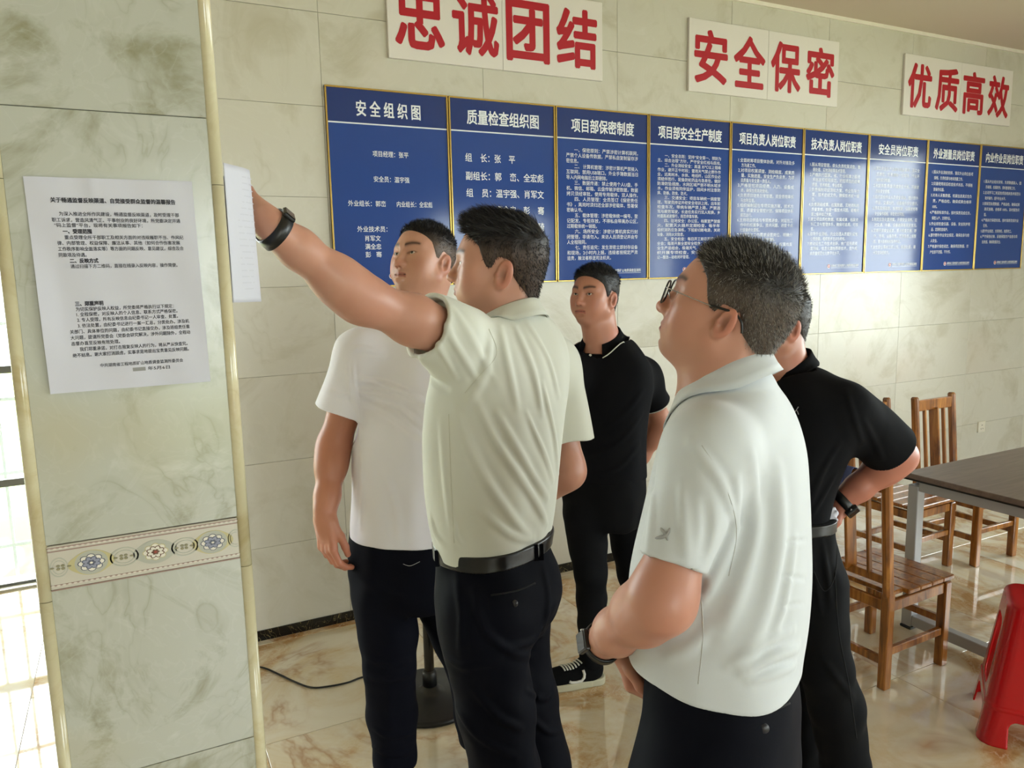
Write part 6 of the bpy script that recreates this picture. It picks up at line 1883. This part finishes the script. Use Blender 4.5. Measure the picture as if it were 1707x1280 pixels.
# ---------------------------------------------------------------- man in plain black polo, hand on hip
def man_black():
    t0 = 2.35
    c = DP(1335, 860, t0)
    fg = Fig('person', (c[0], c[1]), face_dir(1340, 58), 'man in plain black polo with hand on hip, head half hidden')
    RS = resample(fg.rows([(612, 1270, 1372, t0, .80), (632, 1250, 1400, t0, .70), (665, 1240, 1425, t0, .72), (710, 1240, 1428, t0, .76), (770, 1246, 1404, t0, .82), (820, 1252, 1386, t0, .84), (865, 1254, 1376, t0, .86), (910, 1258, 1386, t0, .84)]))
    neck = fg.px(1306, 614, 2.37)
    hc = fg.px(1290, 539, 2.35)
    Sl, El, Wl = fg.px(1408, 680, 2.24), fg.px(1497, 760, 2.36), fg.px(1405, 834, 2.40)
    Sr, Er, Wr = fg.px(1262, 680, 2.46), fg.px(1240, 800, 2.55), fg.px(1300, 870, 2.62)
    k = dict(s=1.02, fat=1.05, side=0.005, top=0.013, haircol=L3((30, 26, 25)), strands=6000, slen=(0.006, 0.012), stand=0.7, mess=0.25, comb=(0, 0.5, 0.3), sidefade=0.5, sidecol=L3((62, 52, 46)), stubble=0.6, fade=0.025, sw=0.0005, skin=L3((178, 124, 104)))
    hd = fg.dirl(np.append(face_dir(1296, 52), 0))
    R = rot_head(hd[:2], 0.05, 0.0)
    head, C, hfn = build_head(fg, hc, R, k, neck, 0.068, 0.0030)
    la, lfn = skin_arm(fg, Sl, El, Wl, dict(d=fg.px(1372, 872, 2.44) - Wl, n=fg.dirl(CR * 0.4 + CU * 0.5 - CF * 0.2), curl=(.7, .8, .8, .8), thumb=(0.6, 0.3)), 'l', L3((176, 112, 92)), 1.12)
    ra, _ = skin_arm(fg, Sr, Er, Wr, dict(d=np.array([-0.4, -0.3, -0.3]), n=np.array([0, -1, 0.2]), curl=(.5, .5, .5, .5)), 'r', k['skin'], 1.05, 0.0035)
    sh = Shirt(RS, neck, [(Sl, El, 0.80, 0.080, 0.090), (Sr, Er, 0.66, 0.078, 0.084)], nr=0.068, k=0.06, sk=0.045)
    sh.hem = (fg.px(1325, 885, 2.3)[2], 0, 0)
    sh.folds = fg.folds(sh.base, [([(1440, 700), (1460, 740), (1470, 765)], 0.004, 0.012), ([(1400, 740), (1370, 790), (1350, 840)], 0.005, 0.014), ([(1395, 790), (1370, 830), (1352, 860)], 0.005, 0.012), ([(1410, 650), (1425, 700), (1440, 740)], 0.004, 0.012)], 1.8, 3.0)
    sh.noise = (0.0022, 22)
    so = sh.build(fg, M_BLACKP, 0.0045)
    co, edge = collar(fg, neck + np.array([0, 0.0, -0.016]), 0.070, 0.068, 0.072, 0.036, 0.046, M_BLACKP, 28, 0.022, sfn=sh)
    # small pale embroidered mark on the chest
    for a in ([(1316, 683), (1321, 680), (1325, 686), (1331, 678)], [(1322, 690), (1328, 684), (1331, 691)]):
        q = fg.path(sh, a, 1.8, 3.0, 3)
        if len(q) > 2: MB().tube([tuple(p) for p in q], 0.0012, 5).obj('chest_mark', M_LOGOG, so, None, True)
    TR = resample(fg.rows([(845, 1256, 1390, t0, .86), (870, 1258, 1386, t0, .86), (910, 1262, 1394, t0, .86), (950, 1266, 1402, t0, .84), (990, 1272, 1400, t0, .8)]))
    lp = [fg.px(1362, 975, 2.28), fg.px(1366, 1046, 2.26), fg.px(1376, 1110, 2.25), fg.px(1394, 1180, 2.28), fg.px(1410, 1274, 2.30)]
    rp = [fg.px(1308, 975, 2.44), fg.px(1312, 1046, 2.44), fg.px(1318, 1110, 2.46), fg.px(1326, 1180, 2.50), fg.px(1332, 1274, 2.54)]
    rr = [.088, .078, .076, .080, .070]
    for p in (rp, lp):
        e = p[-1] + (p[-1] - p[-2]) * 0.5; p.append(np.array([e[0], e[1], 0.075]))
    legs = [list(zip(lp, rr + [.066])), list(zip(rp, rr + [.066]))]
    tr = Trousers(TR, legs, (fg.px(1330, 862, 2.3)[2], 0, 0), k=0.03)
    tr.folds = fg.folds(tr.base, [([(1370, 900), (1380, 960), (1385, 1010)], 0.005, 0.012), ([(1350, 920), (1362, 980), (1368, 1020)], 0.004, 0.012), ([(1372, 1100), (1395, 1130), (1425, 1165)], 0.005, 0.014)], 1.8, 3.0)
    tr.noise = (0.002, 23)
    tro = tr.build(fg, M_BLACKT, 0.005)
    tr.belt(fg, M_LEATHER, 0.034, 0.005, 0.020)
    seam(fg, tr, [(1396, 905), (1392, 960), (1374, 985), (1356, 950)], 1.8, 3.0, M_DSTITCH, 0.0016, tro, 'pocket_seam')
    seam(fg, tr, [(1392, 950), (1398, 1050), (1415, 1140), (1428, 1230)], 1.8, 3.0, M_DSTITCH, 0.0013, tro, 'side_seam')
    for p in (rp, lp): shoe(fg, (p[-1][0], p[-1][1] - 0.02, 0.09), (0.15 if p is rp else -0.15, 1), M_LEATHER)
    tp_ = fg.Wd(fg.px(1385, 860, 2.29))
    tis = empty('tissue', tuple(tp_), 'crumpled white tissue at the waist of the man with hand on hip', 'tissue')
    def tfn(P):
        d = ell(P, (0, 0, 0), (0.020, 0.016, 0.026))
        return d - 0.006 * vn(P, 31, 30) - 0.003 * vn(P, 32, 70)
    link('paper', quadmesh('paper', *polygonize(tfn, (-.05, -.05, -.05), (.05, .05, .05), 0.003, 1), None, False), M_PAPER, tis)
    watch(fg, lfn, Wl, El, fg.dirl(-CU * 0.7 - CF * 0.5 + CR * 0.2), off=-0.002, case=(0.021, 0.021, 0.007), strap_w=0.014)
    tb_ = trunk_body(fg, (np.linspace(TR[0][0], RS[0][-1], 6), np.array([[np.interp(z, RS[0], RS[1][:, i]) for i in range(4)] for z in np.linspace(TR[0][0], RS[0][-1], 6)])), legs, neck, k['skin'], [(Sl, El), (Sr, Er)])
    join_body(fg, [head, la, ra, tb_])

# ---------------------------------------------------------------- red plastic stool
def stool():
    c = empty('plastic_stool', (2.845, 1.43, 0), 'glossy red plastic stool with square tapered legs in the bottom right corner', 'stool')
    c.rotation_euler = (0, 0, math.radians(-56))
    Hs = 0.50
    def fn(P):
        z = P[:, 2]; hw = 0.200 - 0.074 * np.clip(z / Hs, 0, 1) ** 0.9
        q = np.abs(P[:, :2])
        r = 0.055
        e = np.maximum(q - (hw - r)[:, None], 0)
        d = np.sqrt((e * e).sum(1)) + np.minimum((q - (hw - r)[:, None]).max(1), 0) - r
        top = z - Hs
        out = smax(d, top, 0.022)
        inn = smax(d + 0.007, z - (Hs - 0.012), 0.012)
        s = smax(out, -inn, 0.003)
        s = smax(s, -z, 0.002)
        for (a, b) in ((0, 1), (1, 0)):
            u = np.abs(P[:, a]); v = np.abs(P[:, b])
            lo = rbox(np.stack([P[:, a], P[:, b] * 0, z], 1), (0, 0, 0.02), (0.105, 0.4, 0.075), 0.025)
            lo = smax(lo, 0.05 - v, 0.005)
            up = rbox(np.stack([P[:, a], P[:, b] * 0, z], 1), (0, 0, 0.285), (0.062, 0.4, 0.125), 0.030)
            up = smax(up, 0.05 - v, 0.005)
            s = sub(s, lo, 0.006); s = sub(s, up, 0.006)
        # raised rims round the openings, rolled foot edge
        s = np.minimum(s, smax(np.abs(d + 0.001) - 0.0050, np.abs(z - 0.010) - 0.010, 0.004)) if False else s
        for zz_ in (0.135,):
            band = smax(np.abs(d + 0.001) - 0.0046, np.abs(z - zz_) - 0.006, 0.003)
            s = smin(s, band, 0.006)
        hole = np.sqrt((P[:, :2] ** 2).sum(1)) - 0.018
        return smax(s, -smax(hole, (Hs - 0.05) - z, 0.002), 0.003)
    P, F = polygonize(fn, (-0.21, -0.21, -0.015), (0.21, 0.21, Hs + 0.02), 0.0042, 2)
    link('shell', quadmesh('shell', P, F), M_RED, c)
    v, f = lathe([(0.020, Hs - 0.0005), (0.028, Hs + 0.002), (0.032, Hs - 0.0005)], 28)
    link('grip_ring', pydata('grip_ring', v, f), M_RED, c, None, True)
stool()

WHO = [man_tipping, man_black, man_tshirt, man_pointing, man_glasses]
for w_ in WHO: w_()
